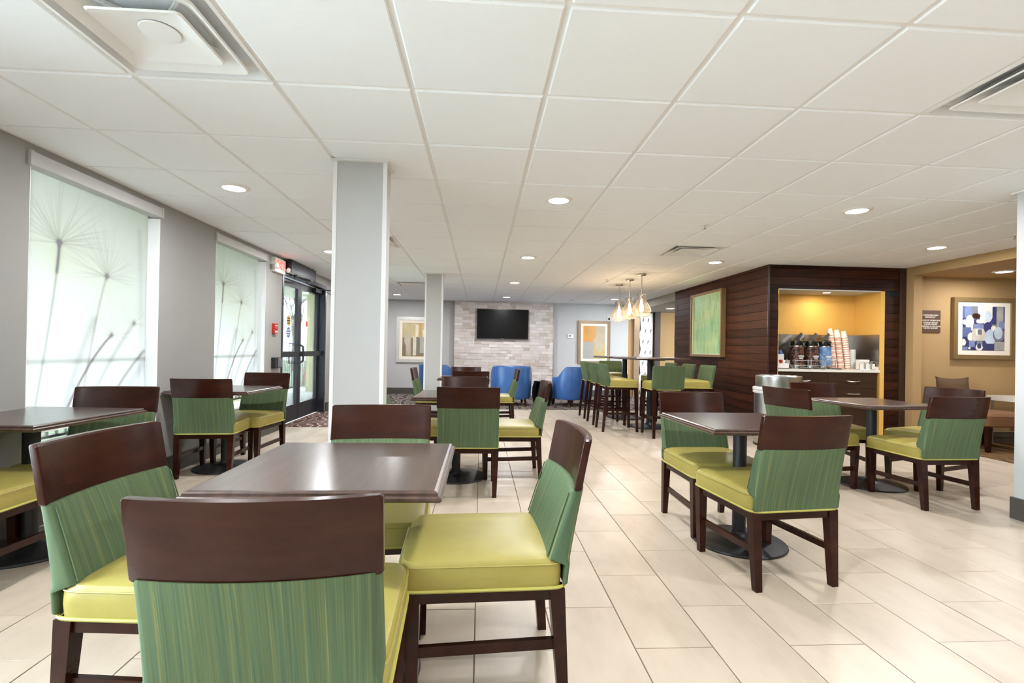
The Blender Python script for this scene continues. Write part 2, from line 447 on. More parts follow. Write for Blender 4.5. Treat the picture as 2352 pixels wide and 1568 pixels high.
# floor tiles ---------------------------------------------------------------
FX, FY, TW, TL = .6054, 2.4755, .3048, .6096
ft_cache = {}
def ftile(w, d):
    k = (round(w, 3), round(d, 3))
    if k not in ft_cache:
        e = .0015; z1 = 0.0
        b = B(); b.loops([[(-w/2, -d/2, -.006), (w/2, -d/2, -.006), (w/2, d/2, -.006), (-w/2, d/2, -.006)],
                          [(-w/2, -d/2, z1 - e), (w/2, -d/2, z1 - e), (w/2, d/2, z1 - e), (-w/2, d/2, z1 - e)],
                          [(-w/2 + e, -d/2 + e, z1), (w/2 - e, -d/2 + e, z1), (w/2 - e, d/2 - e, z1), (-w/2 + e, d/2 - e, z1)]], cap0=False)
        ft_cache[k] = b.me('floor_tile', False)
    return ft_cache[k]
cells = []
for c in range(-12, 20):
    x0, x1 = max(FX + c * TW, XL), min(FX + (c + 1) * TW, 5.72)
    if x1 - x0 < .02: continue
    off = 0 if c % 2 == 0 else .5
    for r in range(-10, 13):
        y0, y1 = max(FY + (r + off) * TL, Y0), FY + (r + off + 1) * TL
        ymax = 9.41
        if x0 < -1.3: ymax = 7.11 if x0 < -1.45 else 9.41
        y1 = min(y1, ymax)
        if y1 - y0 < .02: continue
        if x0 > 3.7 and y0 > 6.25: continue
        cells.append((x0, x1, y0, y1))
def seen(cell):
    x, y = (cell[0] + cell[1]) / 2, (cell[2] + cell[3]) / 2
    return y > 1.45 and abs(math.atan2(x, y) - YAW) < math.radians(47)
vis = sorted([c for c in cells if seen(c)], key=lambda c: (c[0] + c[1]) ** 2 + (c[2] + c[3]) ** 2)
near = set(vis[:298])
rest = B()
G = .0022
for cl in cells:
    x0, x1, y0, y1 = cl
    w, d = x1 - x0 - 2 * G, y1 - y0 - 2 * G
    if cl in near:
        obj('floor_tile', ftile(w, d), 'floor_tile', struct_floor, ((x0 + x1) / 2, (y0 + y1) / 2, rnd.uniform(-.0004, .0004)))
    else:
        rest.box((x0 + G, y0 + G, -.006), (x1 - G, y1 - G, 0))
o = obj('distant_tiling', rest.me('distant_tiling', False), 'floor_tile', struct_floor); o['kind'] = 'stuff'

# carpets
tag(obj('carpet', boxme((XL, 9.41, -.003), (7.9, YB, .004)), 'carpet_lounge'), 'grey-brown patterned carpet of the lounge area under the television', 'carpet')
tag(obj('entry_carpet', boxme((XL - .1, 7.11, -.003), (-1.45, 9.405, .004)), 'carpet_entry'), 'brown entry carpet with pale wavy lines at the glass door', 'carpet')
tag(obj('alcove_carpet', boxme((5.725, Y0, -.003), (8.15, 6.30, .004)), 'carpet_alcove'), 'brown carpet of the tan alcove on the right', 'carpet')

# baseboards
def base(name, lo, hi): struct(name, boxme(lo, hi, .004, 1), 'baseboard_dark')
BH = .15
for k, (a, c) in enumerate(((Y0, DR[0] - .05), (DR[1] + .05, YB))): base('baseboard_left' + ('' if k == 0 else '_far'), (XL, a, 0), (XL + .016, c, BH))
base('baseboard_back', (XL, YB - .016, 0), (-.66, YB, BH)); base('baseboard_back_right', (1.79, YB - .016, 0), (3.70, YB, BH))
base('baseboard_alcove', (5.66, 6.284, 0), (8.15, 6.30, BH))

# columns ------------------------------------------------------------------
def column(name, x0, x1, y0, y1, label):
    t = thing(name, label, 'column', ((x0 + x1) / 2, (y0 + y1) / 2, 0))
    w, d = (x1 - x0) / 2, (y1 - y0) / 2
    obj('shaft', boxme((-w, -d, 0), (w, d, CEIL), .004, 1), 'column_paint', t)
    for sx in (-1, 1):
        obj('corner_guard', boxme((sx * w - .012, -d - .003, .15), (sx * w + .012, -d + .012, CEIL - .003), .002, 1), 'trim_white', t)
    b = B()
    for lo, hi in (((-w - .022, -d - .022, CEIL - .012), (w + .022, -d, CEIL - .001)), ((-w - .022, d, CEIL - .012), (w + .022, d + .022, CEIL - .001)),
                   ((-w - .022, -d, CEIL - .012), (-w, d, CEIL - .001)), ((w, -d, CEIL - .012), (w + .022, d, CEIL - .001))): b.box(lo, hi)
    obj('ceiling_collar', b.me('collar', False), 'tee_metal', t)
    b = B()
    for lo, hi in (((-w - .014, -d - .014, 0), (w + .014, -d, BH)), ((-w - .014, d, 0), (w + .014, d + .014, BH)), ((-w - .014, -d, 0), (-w, d, BH)), ((w, -d, 0), (w + .014, d, BH))): b.box(lo, hi)
    obj('base_trim', b.me('base', False), 'baseboard_dark', t)
    return t
column('column', -.930, -.622, 3.186, 3.37, 'wide white column standing behind the nearest table')
column('column', -.876, -.620, 7.876, 8.13, 'slim white column farther back before the blue armchairs')
column('column', 3.77, 4.10, 2.6, 3.295, 'white pillar cut by the right edge of the photo')

# windows -------------------------------------------------------------------
def window(n, w):
    xo = XL - WT
    t = bpy.data.objects.new('window_%d' % n, None); COL.objects.link(t); t['kind'] = 'structure'; t.location = (XL - .1, (w[0] + w[1]) / 2, SILL)
    hw = (w[1] - w[0]) / 2; H = HEAD - SILL
    b = B(); f = .045
    for lo, hi in (((-.05, -hw, 0), (.0, -hw + f, H)), ((-.05, hw - f, 0), (.0, hw, H)), ((-.05, -hw + f, 0), (.0, hw - f, f)), ((-.05, -hw + f, H - f), (.0, hw - f, H))): b.box(lo, hi)
    obj('window_frame', b.bevel(.003, 1).me('window_frame'), 'trim_white', t)
    obj('glazing_bar', boxme((-.035, -hw + f, .583), (-.02, hw - f, .597)), 'trim_white', t)
    obj('pane', boxme((-.03, -hw + f, f), (-.024, hw - f, .583)), 'window_glass', t)
    obj('pane', boxme((-.03, -hw + f, .597), (-.024, hw - f, H - f)), 'window_glass', t)
    b = B().box((.0, hw - .004, 0), (.1, hw + .0, H - .09)); obj('side_reveal', b.me('reveal'), 'trim_white', t)
    b = B().box((.0, -hw, 0), (.1, -hw + .004, H - .09)); obj('side_reveal', b.me('reveal'), 'trim_white', t)
    obj('sill_board', boxme((.0, -hw, 0), (.115, hw, .02), .004, 1), 'trim_white', t)
window(1, W1); window(2, W2); window(3, W0); window(4, W00)  # the last two are the unseen added windows

# roller shades with dandelion print
def dandelion(u, v):
    U = u * 1.16; V = v * 1.62           # metres, origin lower near corner
    rr = np.random.RandomState(3)
    base = np.ones(u.shape + (3,)) * np.array([.985, .985, .965])
    ink = np.zeros(u.shape); warm = np.zeros(u.shape)
    n1 = np.zeros(u.shape)
    for k in range(26):
        fx, fz, ph = rr.uniform(-3, 3), rr.uniform(-1.2, 1.2), rr.uniform(0, 6.28); n1 += np.sin(fx * U * 3 + fz * V * 3 + ph)
    n1 /= 26 ** .5
    heads = [(.30, 1.21, .55, 1.0), (.72, 1.05, .50, .9), (1.02, .72, .36, .45), (.78, .62, .34, .5)]
    for hx, hz, R, s in heads:
        dx, dz = U - hx, V - hz; d = np.hypot(dx, dz) + 1e-4; an = np.arctan2(dz, dx)
        rays = np.zeros(u.shape)
        for k in range(44):
            a0 = rr.uniform(-.25, PI + .25); dd = np.abs(np.angle(np.exp(1j * (an - a0 - .25 * rr.uniform(-1, 1) * d / R))))
            L = R * rr.uniform(.5, 1.05)
            rays = np.maximum(rays, np.exp(-(dd * d / .0045) ** 2) * np.clip(1 - d / L, 0, 1) * rr.uniform(.4, 1))
        ink += s * .55 * rays; warm += s * .5 * np.exp(-(d / (R * .55)) ** 2)
        ink += s * 1.1 * np.exp(-(d / .022) ** 2)
    def stem(p, w, s, c=1.0):
        nonlocal ink, warm
        ts = np.linspace(0, 1, 200); P = [(1-t)**2*np.array(p[0]) + 2*t*(1-t)*np.array(p[1]) + t*t*np.array(p[2]) for t in ts]
        best = np.full(u.shape, 9.0); bt = np.zeros(u.shape)
        for t_, q in zip(ts, P):
            d = np.hypot(U - q[0], V - q[1]); m = d < best; best[m] = d[m]; bt[m] = t_
        g = np.exp(-(best / w) ** 2); ink = ink + s * g * c; warm = warm + .25 * s * np.exp(-(best / (w * 3)) ** 2)
    stem([(.30, 1.21), (.29, .9), (.10, -.1)], .011, .55)
    stem([(.30, 1.21), (.30, 1.12), (.285, 1.02)], .014, .7)
    stem([(.72, 1.05), (.64, .85), (.52, .2)], .012, .45)
    stem([(.78, .62), (.52, .42), (.28, -.1)], .011, 1.0)
    stem([(.60, .72), (.44, .40), (.30, -.1)], .035, .36)
    stem([(1.02, .72), (.74, .45), (.45, -.1)], .022, .40)
    stem([(1.14, .50), (.85, .28), (.62, -.1)], .016, .70)
    stem([(1.16, .42), (.92, .20), (.72, -.1)], .05, .34)
    stem([(1.06, 1.45), (1.12, .8), (1.08, -.1)], .03, .22)
    soft = np.clip(.5 + .5 * n1, 0, 1)
    warm = np.clip(1.25 * warm + .30 * soft, 0, 1); ink = np.clip(ink, 0, 1)
    col = base * (1 - warm[..., None]) + warm[..., None] * np.array([.88, .87, .70])
    col = col * (1 - ink[..., None] * .86) + ink[..., None] * .86 * np.array([.26, .20, .24])
    return col
shade_me = paint('shade_print', 1.155, 1.62, 210, 300, dandelion, 'yz')
shade_me.materials.append(M['shade_fabric'])
def roller_shade(w, label):
    t = thing('roller_shade', label, 'roller shade', (XL - .07, (w[0] + w[1]) / 2, 0), 0, 'printed roller shades on the left wall')
    L = w[1] - w[0]
    o = obj('shade_cloth', shade_me, 'shade_fabric', t, (0, -.02, .56 + .81)); o.scale = (1, (L - .045) / 1.155, 1)
    hw = L / 2
    b = B().box((.0, -hw - .005, 2.172), (.085, hw + .012, 2.25)); obj('cassette', b.bevel(.006, 2).me('cassette'), 'column_paint', t)
    for s in (-1, 1): obj('end_cap', boxme((-.0, s * (hw + .006) - .012, 2.168), (.089, s * (hw + .006) + .012, 2.254), .005, 1), 'column_paint', t)
    obj('hem_bar', boxme((-.008, -hw + .005, .55), (.008, hw - .045, .575), .004, 2), 'trim_white', t)
    return t
roller_shade(W1, 'nearer printed roller shade with large dandelion on the left wall')
roller_shade(W2, 'farther printed dandelion shade beside the exit sign')

# entrance door ---------------------------------------------------------------
door = bpy.data.objects.new('door_1', None); COL.objects.link(door); door['kind'] = 'structure'; door.location = (0, 0, 0)
XD = XL - .125
b = B()
b.box((XL - .17, DR[0] - .0, 0), (XL + .006, DR[0] + .055, DH)); b.box((XL - .17, DR[1] - .055, 0), (XL + .006, DR[1], DH)); b.box((XL - .17, DR[0] + .055, DH - .06), (XL + .006, DR[1] - .055, DH))
obj('door_frame', b.bevel(.004, 1).me('door_frame'), 'bronze_frame', door)
ymid = (DR[0] + DR[1]) / 2
for k, (a, c) in enumerate(((DR[0] + .06, ymid - .004), (ymid + .004, DR[1] - .06))):
    b = B(); s = .075; zt = DH - .068
    b.box((XD - .022, a, .01), (XD + .022, a + s, zt)); b.box((XD - .022, c - s, .01), (XD + .022, c, zt))
    b.box((XD - .022, a + s, .01), (XD + .022, c - s, .25)); b.box((XD - .022, a + s, zt - .10), (XD + .022, c - s, zt))
    leaf = obj('door_leaf', b.bevel(.003, 1).me('door_leaf'), 'bronze_frame', door)
    obj('pane', boxme((XD - .004, a + s, .25), (XD + .004, c - s, zt - .10)), 'window_glass', leaf)
    b = B(); b.box((XD + .035, a + .02, .965), (XD + .085, c - .02, 1.045)); b.box((XD + .02, a + .02, .975), (XD + .04, a + .12, 1.035)); b.box((XD + .02, c - .12, .975), (XD + .04, c - .02, 1.035))
    obj('push_bar', b.bevel(.012, 3).me('push_bar'), 'black_metal', leaf)
    yh = c - .12 if k == 0 else a + .12
    obj('pull_handle', B().tube([(XD - .02, yh, .86), (XD - .075, yh, .86), (XD - .075, yh, 1.16), (XD - .02, yh, 1.16)], .012, 8).me('pull'), 'black_metal', leaf)
    if k == 0: obj('inner_pull', B().tube([(XD + .03, c - .05, .86), (XD + .10, c - .05, .90), (XD + .11, c - .05, 1.0), (XD + .10, c - .05, 1.12), (XD + .03, c - .05, 1.15)], .018, 8).me('pull'), 'black_metal', leaf)
# stickers on first leaf
yst = 7.45
for nm, z, mt in (('caution_sticker', 1.49, 'yellow_sticker'), ('access_sticker', 1.32, 'blue_sticker')):
    s = obj(nm, B().loops([[(XD + .0045, yst + .075 * math.cos(2*PI*i/28), z + .08 * math.sin(2*PI*i/28)) for i in range(28)], [(XD + .0065, yst + .075 * math.cos(2*PI*i/28), z + .08 * math.sin(2*PI*i/28)) for i in range(28)]]).me('sticker'), mt, door)
    for dz, hw_ in ((.035, .045), (0, .055), (-.035, .045)): obj('print_line', boxme((XD + .0066, yst - hw_, z + dz - .008), (XD + .0072, yst + hw_, z + dz + .008)), 'plastic_black' if mt == 'yellow_sticker' else 'plastic_white', s)
st = obj('notice_sticker', boxme((XD + .0045, 8.16, 1.42), (XD + .0065, 8.25, 1.54)), 'paper_white', door)
obj('print_line', boxme((XD + .0066, 8.17, 1.44), (XD + .0072, 8.24, 1.52)), 'red_plastic', st)
# operator box with arms
op = thing('door_operator', 'dark door operator box with arm above the entrance', 'door operator', (XL, 7.42, 2.13))
obj('housing', boxme((.0, -.51, .0), (.10, .51, .155), .006, 2), 'bronze_frame', op)
obj('cover_plate', boxme((.10, -.50, .008), (.104, .50, .147), .002, 1), 'bronze_frame', op)
obj('underside_panel', boxme((.012, -.46, -.004), (.09, .46, .0)), 'vent_white', op)
obj('arm', B().tube([(.05, -.2, -.03), (.16, .08, -.04), (.02, .34, -.045)], .012, 8).me('arm'), 'black_metal', op)
obj('arm_pivot', B().lathe([(.022, -.05), (.022, .0)], 16, (.05, -.2, 0)).me('pivot'), 'black_metal', op)
cl = thing('door_closer', 'black surface door closer at the far door corner', 'door closer', (XL, 8.55, 2.05))
obj('body', boxme((-.10, -.16, -.03), (-.04, .14, .03), .008, 2), 'black_metal', cl)
obj('arm', B().tube([(-.06, .05, .035), (.10, .30, .04), (.24, .62, .03)], .010, 8).me('arm'), 'black_metal', cl)

# items on the left wall
ex = thing('exit_sign', 'lit red EXIT sign with twin lamp heads beside the door', 'exit sign', (XL, 6.69, 2.165))
obj('housing', boxme((0, -.165, -.09), (.05, .165, .09), .010, 2), 'plastic_white', ex)
for i, ch in enumerate('EXIT'):
    obj('letter', text_me(ch, .155, .003), 'exit_red', ex, (.052, -.105 + i * .07, 0), (PI/2, 0, PI/2))
for s in (-1, 1):
    h = obj('lamp_head', B().lathe([(.012, 0), (.034, .006), (.036, .03), (.02, .05)], 18).me('head'), 'plastic_white', ex, (.055, s * .19, -.02), (0, PI/2 + .3, s * .3))
    obj('neck', B().tube([(.02, s * .16, -.02), (.05, s * .19, -.02)], .009, 8).me('neck'), 'plastic_white', ex)
fa = thing('fire_alarm_pull', 'small red fire alarm pull box on the wall by the door', 'fire alarm', (XL, 6.63, 1.345))
obj('body', boxme((0, -.055, -.065), (.035, .055, .065), .006, 2), 'red_plastic', fa)
obj('lever', boxme((.035, -.035, -.01), (.045, .035, .006), .003, 1), 'red_plastic', fa)
obj('white_mark', boxme((.0352, -.035, -.05), (.037, .035, -.028)), 'plastic_white', fa); obj('white_mark', boxme((.0352, -.03, .03), (.037, .03, .042)), 'plastic_white', fa)
pb = thing('door_push_plate', 'square dark door opener plate below the red alarm box', 'push plate', (XL, 6.69, .902))
obj('box', boxme((0, -.115, -.068), (.05, .115, .068), .004, 1), 'black_metal', pb); obj('plate', boxme((.05, -.03, -.06), (.056, .105, .06), .003, 1), 'brushed_steel', pb)

# ------------------------------------------------------------------ outside seen through glass
struct('ground_outside', boxme((-40, -40, -.30), (XL - WT - .01, 45, -.15)), 'lawn')
struct('bounce_paving', boxme((-9, -30, -.15), (XL - WT - .01, 2.6, -.02)), 'bounce_concrete')  # unseen bright paving added to bounce daylight up to the ceiling
plain('porch_concrete', C(186, 184, 180), .9, var=.08, nscale=4)
struct('porch_slab', boxme((-5.0, 2.6, -.15), (XL - WT - .01, 14, -.02)), 'porch_concrete')
b = B().box((-5.2, 2.6, 2.42), (XL - WT, 14, 2.5)); struct('porch_ceiling', b.me('porch'), 'stucco_white')
b = B().box((-4.75, 2.6, 2.0), (-4.55, 10.47, 2.42)); struct('porch_beam', b.me('beam'), 'stucco_cream')
for y in (2.82, 6.95, 10.25):
    tag(obj('porch_post', boxme((-4.85, y - .22, -.02), (-4.45, y + .22, 2.0), .01, 1), 'stucco_cream'), {2.82: 'cream porch post outside near the camera', 6.95: 'cream porch post outside behind the nearer printed shade', 10.25: 'cream porch post outside behind the farther printed shade'}[y], 'post')
tag(obj('porch_pier', boxme((-4.4, 12.9, -.02), (-4.0, 13.3, 2.42), .01, 1), 'stucco_cream'), 'cream square pier outside the glass entrance door', 'pier')
def railing(y0, y1, label):
    t = thing('railing', label, 'railing', (-4.65, y0, 0)); L = y1 - y0
    obj('top_rail', boxme((-.02, 0, .86), (.02, L, .90)), 'black_metal', t); obj('bottom_rail', boxme((-.015, 0, .08), (.015, L, .11)), 'black_metal', t)
    m = boxme((-.008, -.008, .1), (.008, .008, .87), name='baluster'); n = int(L / .12)
    for k in range(n): obj('baluster', m, 'black_metal', t, (0, (k + .5) * L / n, 0))
railing(3.04, 6.73, 'black metal railing outside behind the nearer shade')
railing(7.17, 10.03, 'black metal railing outside behind the farther shade')
railing(10.5, 13.8, 'black metal railing outside beyond the glass door')
def tree(x, y, h, seed, label):
    r = random.Random(seed); b = B()
    def grow(p, d, L, rad, k):
        q = p + d * L; b.tube([p, (p + q) / 2 + Vector((r.uniform(-.04, .04), r.uniform(-.04, .04), 0)) * L, q], [rad, rad * .85, rad * .65], 5, cap=False)
        if k == 0: return
        for _ in range(3 if k > 1 else 4):
            nd = (d + Vector((r.uniform(-1, 1), r.uniform(-1, 1), r.uniform(-.15, .8))) * .75).normalized(); grow(q, nd, L * r.uniform(.6, .8), rad * .6, k - 1)
    grow(Vector((0, 0, -.2)), Vector((0, 0, 1)), h * .3, .10, 4)
    t = thing('bare_tree', label, 'tree', (x, y, 0), 0, 'bare trees outside'); obj('branches', b.me('branches'), 'bark', t)
tree(-11, 12.5, 6, 1, 'bare tree outside seen through the nearer shade')
tree(-12, 22, 6.5, 2, 'bare tree outside seen through the farther shade')
tree(-9.5, 26, 5.5, 3, 'bare tree outside seen through the left door pane')
tree(-8.0, 30, 5.5, 4, 'bare tree outside seen through the right door pane')
def shrub(x, y, h, w, mats, seed, label):
    r = random.Random(seed); t = thing('shrub', label, 'shrub', (x, y, -.15))
    for nm, mt, n in mats:
        b = B()
        for _ in range(n):
            a, zz = r.uniform(0, 2*PI), r.random(); rad = w * math.sqrt(r.random()) * (1 - .5 * zz)
            p = Vector((rad * math.cos(a), rad * math.sin(a), zz * h)); s = .05 if h < 2.4 else .13
            e = Euler((r.uniform(0, 6), r.uniform(0, 6), r.uniform(0, 6))).to_matrix()
            b.face([p + e @ Vector(q) for q in ((-s, 0, 0), (0, -s * .5, 0), (s, 0, 0), (0, s * .5, 0))])
        o = obj(nm, b.me(nm, False), mt, t); o['kind'] = 'stuff'
shrub(-5.3, 16.5, 1.1, .5, (('leaves', 'leaf_green', 350), ('blossoms', 'flower_pink', 420)), 5, 'pink flowering shrub outside beyond the glass door')
shrub(-9, 20.5, 2.2, 1.3, (('leaves', 'leaf_green', 700),), 6, 'loose green shrub outside beyond the left door pane')

for k, (x, y, h, w) in enumerate(((-12.5, 9.5, 2.6, 1.5), (-14, 13.2, 3.2, 1.7), (-13.5, 17.5, 2.8, 1.6), (-15, 23, 3.2, 1.8), (-13, 29, 3.0, 1.7))):
    shrub(x, y, h, w, (('leaves', 'leaf_green', 900),), 20 + k, ['leafy shrub outside, nearest behind the nearer shade', 'leafy shrub outside, second behind the nearer shade', 'leafy shrub outside between the two shades', 'leafy shrub outside behind the farther shade', 'leafy shrub outside, farthest along the lawn'][k])
# ------------------------------------------------------------------ back wall: stone panel, television, art
SX0, SX1, SY = -.655, 1.785, 12.25
stone = thing('stone_wall', 'beige split travertine wall panel behind the television', 'stone panel', (0, SY, 0))
stone['kind'] = 'structure'; del stone['category']
obj('backing', boxme((SX0, .02, 0), (SX1, YB - SY, CEIL)), 'grout', stone)
rr = random.Random(11); bh = .0735; nrow = int(CEIL / bh) + 1; lowb = B(); cnt = 0
bc = {}
for r_ in range(nrow):
    z0, z1 = r_ * bh, min((r_ + 1) * bh, CEIL - .001); x = SX0
    if z1 - z0 < .02: continue
    while x < SX1 - .01:
        w = rr.choice((.10, .15, .15, .20, .20, .25)); 
        if SX1 - (x + w) < .07: w = SX1 - x
        dep = rr.choice((-.006, -.003, 0, .003, .006))
        if z0 > .74 and cnt < 299:
            k = (round(w, 3), round(z1 - z0, 3))
            if k not in bc: bc[k] = B().box((-w / 2 + .001, 0, .001), (w / 2 - .001, .03, z1 - z0 - .001)).bevel(.0025, 1).me('brick')
            obj('brick', bc[k], 'travertine', stone, (x + w / 2, dep, z0)); cnt += 1
        else: lowb.box((x + .001, dep, z0 + .001), (x + w - .001, .03, z1 - .001))
        x += w
o = obj('lower_bricks', lowb.me('lower', False), 'travertine', stone); o['kind'] = 'stuff'
for xx in (SX0 - .006, SX1): obj('edge_strip', boxme((xx, -.008, 0), (xx + .006, YB - SY, CEIL)), 'nickel', stone)

tv = thing('television', 'large black flat screen television on the stone panel', 'television', (.524, 12.20, 1.745))
obj('body', boxme((-.632, -.02, -.365), (.632, .035, .365), .006, 2), 'plastic_black', tv)
obj('screen', boxme((-.617, -.023, -.345), (.617, -.02, .35)), 'screen_glass', tv)
obj('bezel_edge', B().tube([(-.632, -.02, -.365), (.632, -.02, -.365), (.632, -.02, .365), (-.632, -.02, .365)], .004, 6, closed=True).me('edge'), 'nickel', tv)
obj('maker_mark', boxme((-.014, -.0245, -.358), (.014, -.0205, -.350)), 'plastic_white', tv)
obj('wall_bracket', boxme((-.2, .035, -.15), (.2, .055, .15)), 'black_metal', tv)

def framed(name, w, h, fw, depth, frame_mat, mat_w, print_me, label, loc, rz=0, cat='picture'):
    """picture hanging on a wall, front facing local -y, origin centre of the back"""
    t = thing(name, label, cat, loc, rz)
    b = B(); a, c = w / 2, h / 2
    for lo, hi in (((-a, -depth, -c), (a, 0, -c + fw)), ((-a, -depth, c - fw), (a, 0, c)), ((-a, -depth, -c + fw), (-a + fw, 0, c - fw)), ((a - fw, -depth, -c + fw), (a, 0, c - fw))): b.box(lo, hi)
    obj('frame', b.bevel(.004, 1).me('frame'), frame_mat, t)
    if mat_w: obj('mat_board', boxme((-a + fw, -depth * .6, -c + fw), (a - fw, -.004, c - fw)), 'mat_board', t)
    o = obj('print', print_me, 'art_print', t, (0, -depth * .6 - .002, 0))
    if not mat_w: obj('liner', B().tube([(-a + fw + .004, -depth * .62, -c + fw + .004), (a - fw - .004, -depth * .62, -c + fw + .004), (a - fw - .004, -depth * .62, c - fw - .004), (-a + fw + .004, -depth * .62, c - fw - .004)], .006, 6, closed=True).me('liner'), 'paper_white', t); obj('backing', boxme((-a + fw, -depth * .55, -c + fw), (a - fw, -.002, c - fw)), 'mat_board', t)
    return t
def blobs(shapes, bgc, seed=1, amp=.1):
    def f(u, v):
        r = np.random.RandomState(seed); col = np.ones(u.shape + (3,)) * bgc
        nz = np.zeros(u.shape)
        for k in range(18): nz += np.sin(r.uniform(-22, 22) * u + r.uniform(-22, 22) * v + r.uniform(0, 6.3))
        nz = nz / 18 ** .5
        col = col * (1 + amp * nz[..., None])
        for s in shapes:
            if s[0] == 'e': _, cx, cy, rx, ry, c = s; m = ((u - cx) / rx) ** 2 + ((v - cy) / ry) ** 2 < 1
            else: _, x0, y0, x1, y1, c = s; m = (u > x0) & (u < x1) & (v > y0) & (v < y1)
            col[m] = np.array(c) * (1 + .5 * amp * nz[m][:, None])
        return np.clip(col, 0, 1)
    return f
NV, SB, OW, GRY, LB, BK, MB_ = rgb(52, 58, 104), rgb(122, 134, 176), rgb(226, 222, 212), rgb(122, 128, 132), rgb(186, 200, 216), rgb(54, 32, 28), rgb(92, 104, 150)
blue_art = paint('blue_abstract', .60, .59, 110, 110, blobs([
    ('b', 0, .72, .22, 1, MB_), ('e', .14, .86, .09, .2, SB), ('b', .22, .7, .37, 1, GRY), ('e', .55, .95, .19, .34, OW), ('e', .60, .78, .085, .12, LB), ('b', .70, .6, .80, 1, NV), ('b', .80, .5, .97, 1, rgb(158, 160, 154)),
    ('e', .17, .62, .10, .18, OW), ('e', .32, .78, .10, .065, BK), ('e', .05, .64, .05, .06, LB), ('b', .25, .50, .8, .60, rgb(120, 120, 126)), ('e', .42, .66, .10, .05, OW),
    ('b', .0, .30, .2, .52, MB_), ('b', .28, .44, .50, .60, SB), ('e', .24, .30, .12, .11, OW), ('b', .22, .22, .54, .50, rgb(200, 190, 178)), ('e', .36, .42, .05, .08, OW), ('b', .36, .36, .46, .48, rgb(112, 104, 112)),
    ('e', .60, .52, .10, .13, NV), ('e', .74, .50, .065, .065, OW), ('e', .93, .58, .07, .10, SB), ('e', .66, .30, .13, .18, LB), ('e', .86, .36, .14, .16, rgb(110, 116, 126)), ('e', .85, .40, .10, .14, LB),
    ('e', .03, .18, .055, .075, OW), ('b', .16, .08, .30, .22, SB), ('b', .34, .08, .48, .22, GRY), ('e', .40, .07, .085, .075, OW), ('e', .40, .10, .05, .06, NV), ('e', .17, .05, .03, .025, OW), ('b', .55, 0, .76, .16, NV), ('b', .76, 0, 1, .20, rgb(160, 162, 156)), ('b', .0, .0, .12, .08, rgb(110, 128, 150))], NV, 4, .12))
framed('framed_artwork', .87, .82, .055, .05, 'champagne_frame', 1, blue_art, 'square framed blue abstract print on the tan alcove wall', (6.71, 6.298, 1.52))
def green_paint(u, v):
    r = np.random.RandomState(6); col = np.ones(u.shape + (3,)) * rgb(168, 204, 148)
    tones = [rgb(182, 206, 138), rgb(150, 196, 152), rgb(160, 200, 130), rgb(178, 212, 162), rgb(140, 186, 136)]
    for k in range(46):
        x, y, w, h = r.rand(), r.rand(), r.uniform(.08, .3), r.uniform(.03, .14); m = (np.abs(u - x) < w) & (np.abs(v - y + .02 * np.sin(9 * u)) < h); col[m] = col[m] * .55 + tones[k % 5] * .45
    for k in range(60):
        x, y, w, h = r.rand(), r.rand(), r.uniform(.008, .03), r.uniform(.04, .12); g = np.exp(-((u - x + .1 * (v - y)) / w) ** 2 - ((v - y) / h) ** 2)[..., None] * .45
        col = col * (1 - g) + g * rgb(104, 160, 118)
    return col
green_art = paint('green_abstract', 1.07, 1.0, 110, 110, green_paint)
ga = framed('framed_artwork', 1.13, 1.06, .035, .075, 'champagne_frame', 0, green_art, 'green abstract canvas hanging on the dark plank wall', (3.738, 7.985, 1.598), -PI/2)
art2 = paint('ochre_abstract', .56, .82, 60, 80, blobs([('b', 0, .52, .45, 1, rgb(206, 146, 72)), ('b', .45, .2, 1, 1, rgb(182, 168, 142)), ('e', .4, .85, .2, .3, rgb(198, 150, 92)), ('b', 0, 0, .5, .52, rgb(168, 164, 158)), ('b', .5, 0, 1, .45, rgb(190, 170, 112)), ('e', .75, .5, .2, .3, rgb(186, 172, 150))], rgb(182, 168, 140), 7, .08))
framed('framed_artwork', .815, 1.075, .07, .04, 'bronze_light_frame', 1, art2, 'tall framed ochre and grey print beside the thermostat', (2.826, YB - .002, 1.345))
art1 = paint('brown_print_reflections', .60, .82, 60, 80, blobs([('b', 0, .55, 1, 1, rgb(196, 180, 134)), ('b', .52, .55, .64, .95, rgb(228, 220, 196)), ('b', .64, .6, .8, 1, rgb(206, 160, 90)), ('b', .8, .4, 1, .8, rgb(222, 214, 190)), ('b', .14, .02, .34, .62, rgb(186, 172, 152)), ('b', .42, .03, .56, .6, rgb(214, 208, 184)), ('b', .56, .06, .68, .58, rgb(120, 116, 104)), ('b', .70, .1, .98, .58, rgb(176, 172, 156)), ('e', .2, .5, .12, .2, rgb(190, 180, 156))], rgb(136, 116, 88), 8, .1))  # upright shapes paint a building's reflection in the glass into the print
framed('framed_artwork', .89, 1.11, .075, .04, 'silver_frame', 1, art1, 'silver framed brown print with painted-in reflections, half hidden by the slim column', (-1.615, YB - .002, 1.33))
th = thing('thermostat', 'small white thermostat on the wall beside the ochre print', 'thermostat', (2.225, YB, 1.49))
obj('case', boxme((-.07, -.03, -.045), (.07, 0, .045), .008, 2), 'plastic_white', th); obj('display', boxme((-.045, -.032, -.012), (.02, -.03, .022)), 'shade_display_grey', th)
sg = thing('wall_plaque', 'small grey room plaque high above the ochre print', 'plaque', (3.245, YB, 1.97))
obj('plate', boxme((-.10, -.012, -.08), (.10, 0, .08), .003, 1), 'silver_frame', sg)
obj('symbol', B().prism([(-.07, -.055), (-.02, -.055), (-.02, -.02), (-.045, .005), (-.07, -.02)], 'y', -.016, -.012).me('symbol', False), 'plastic_black', sg)

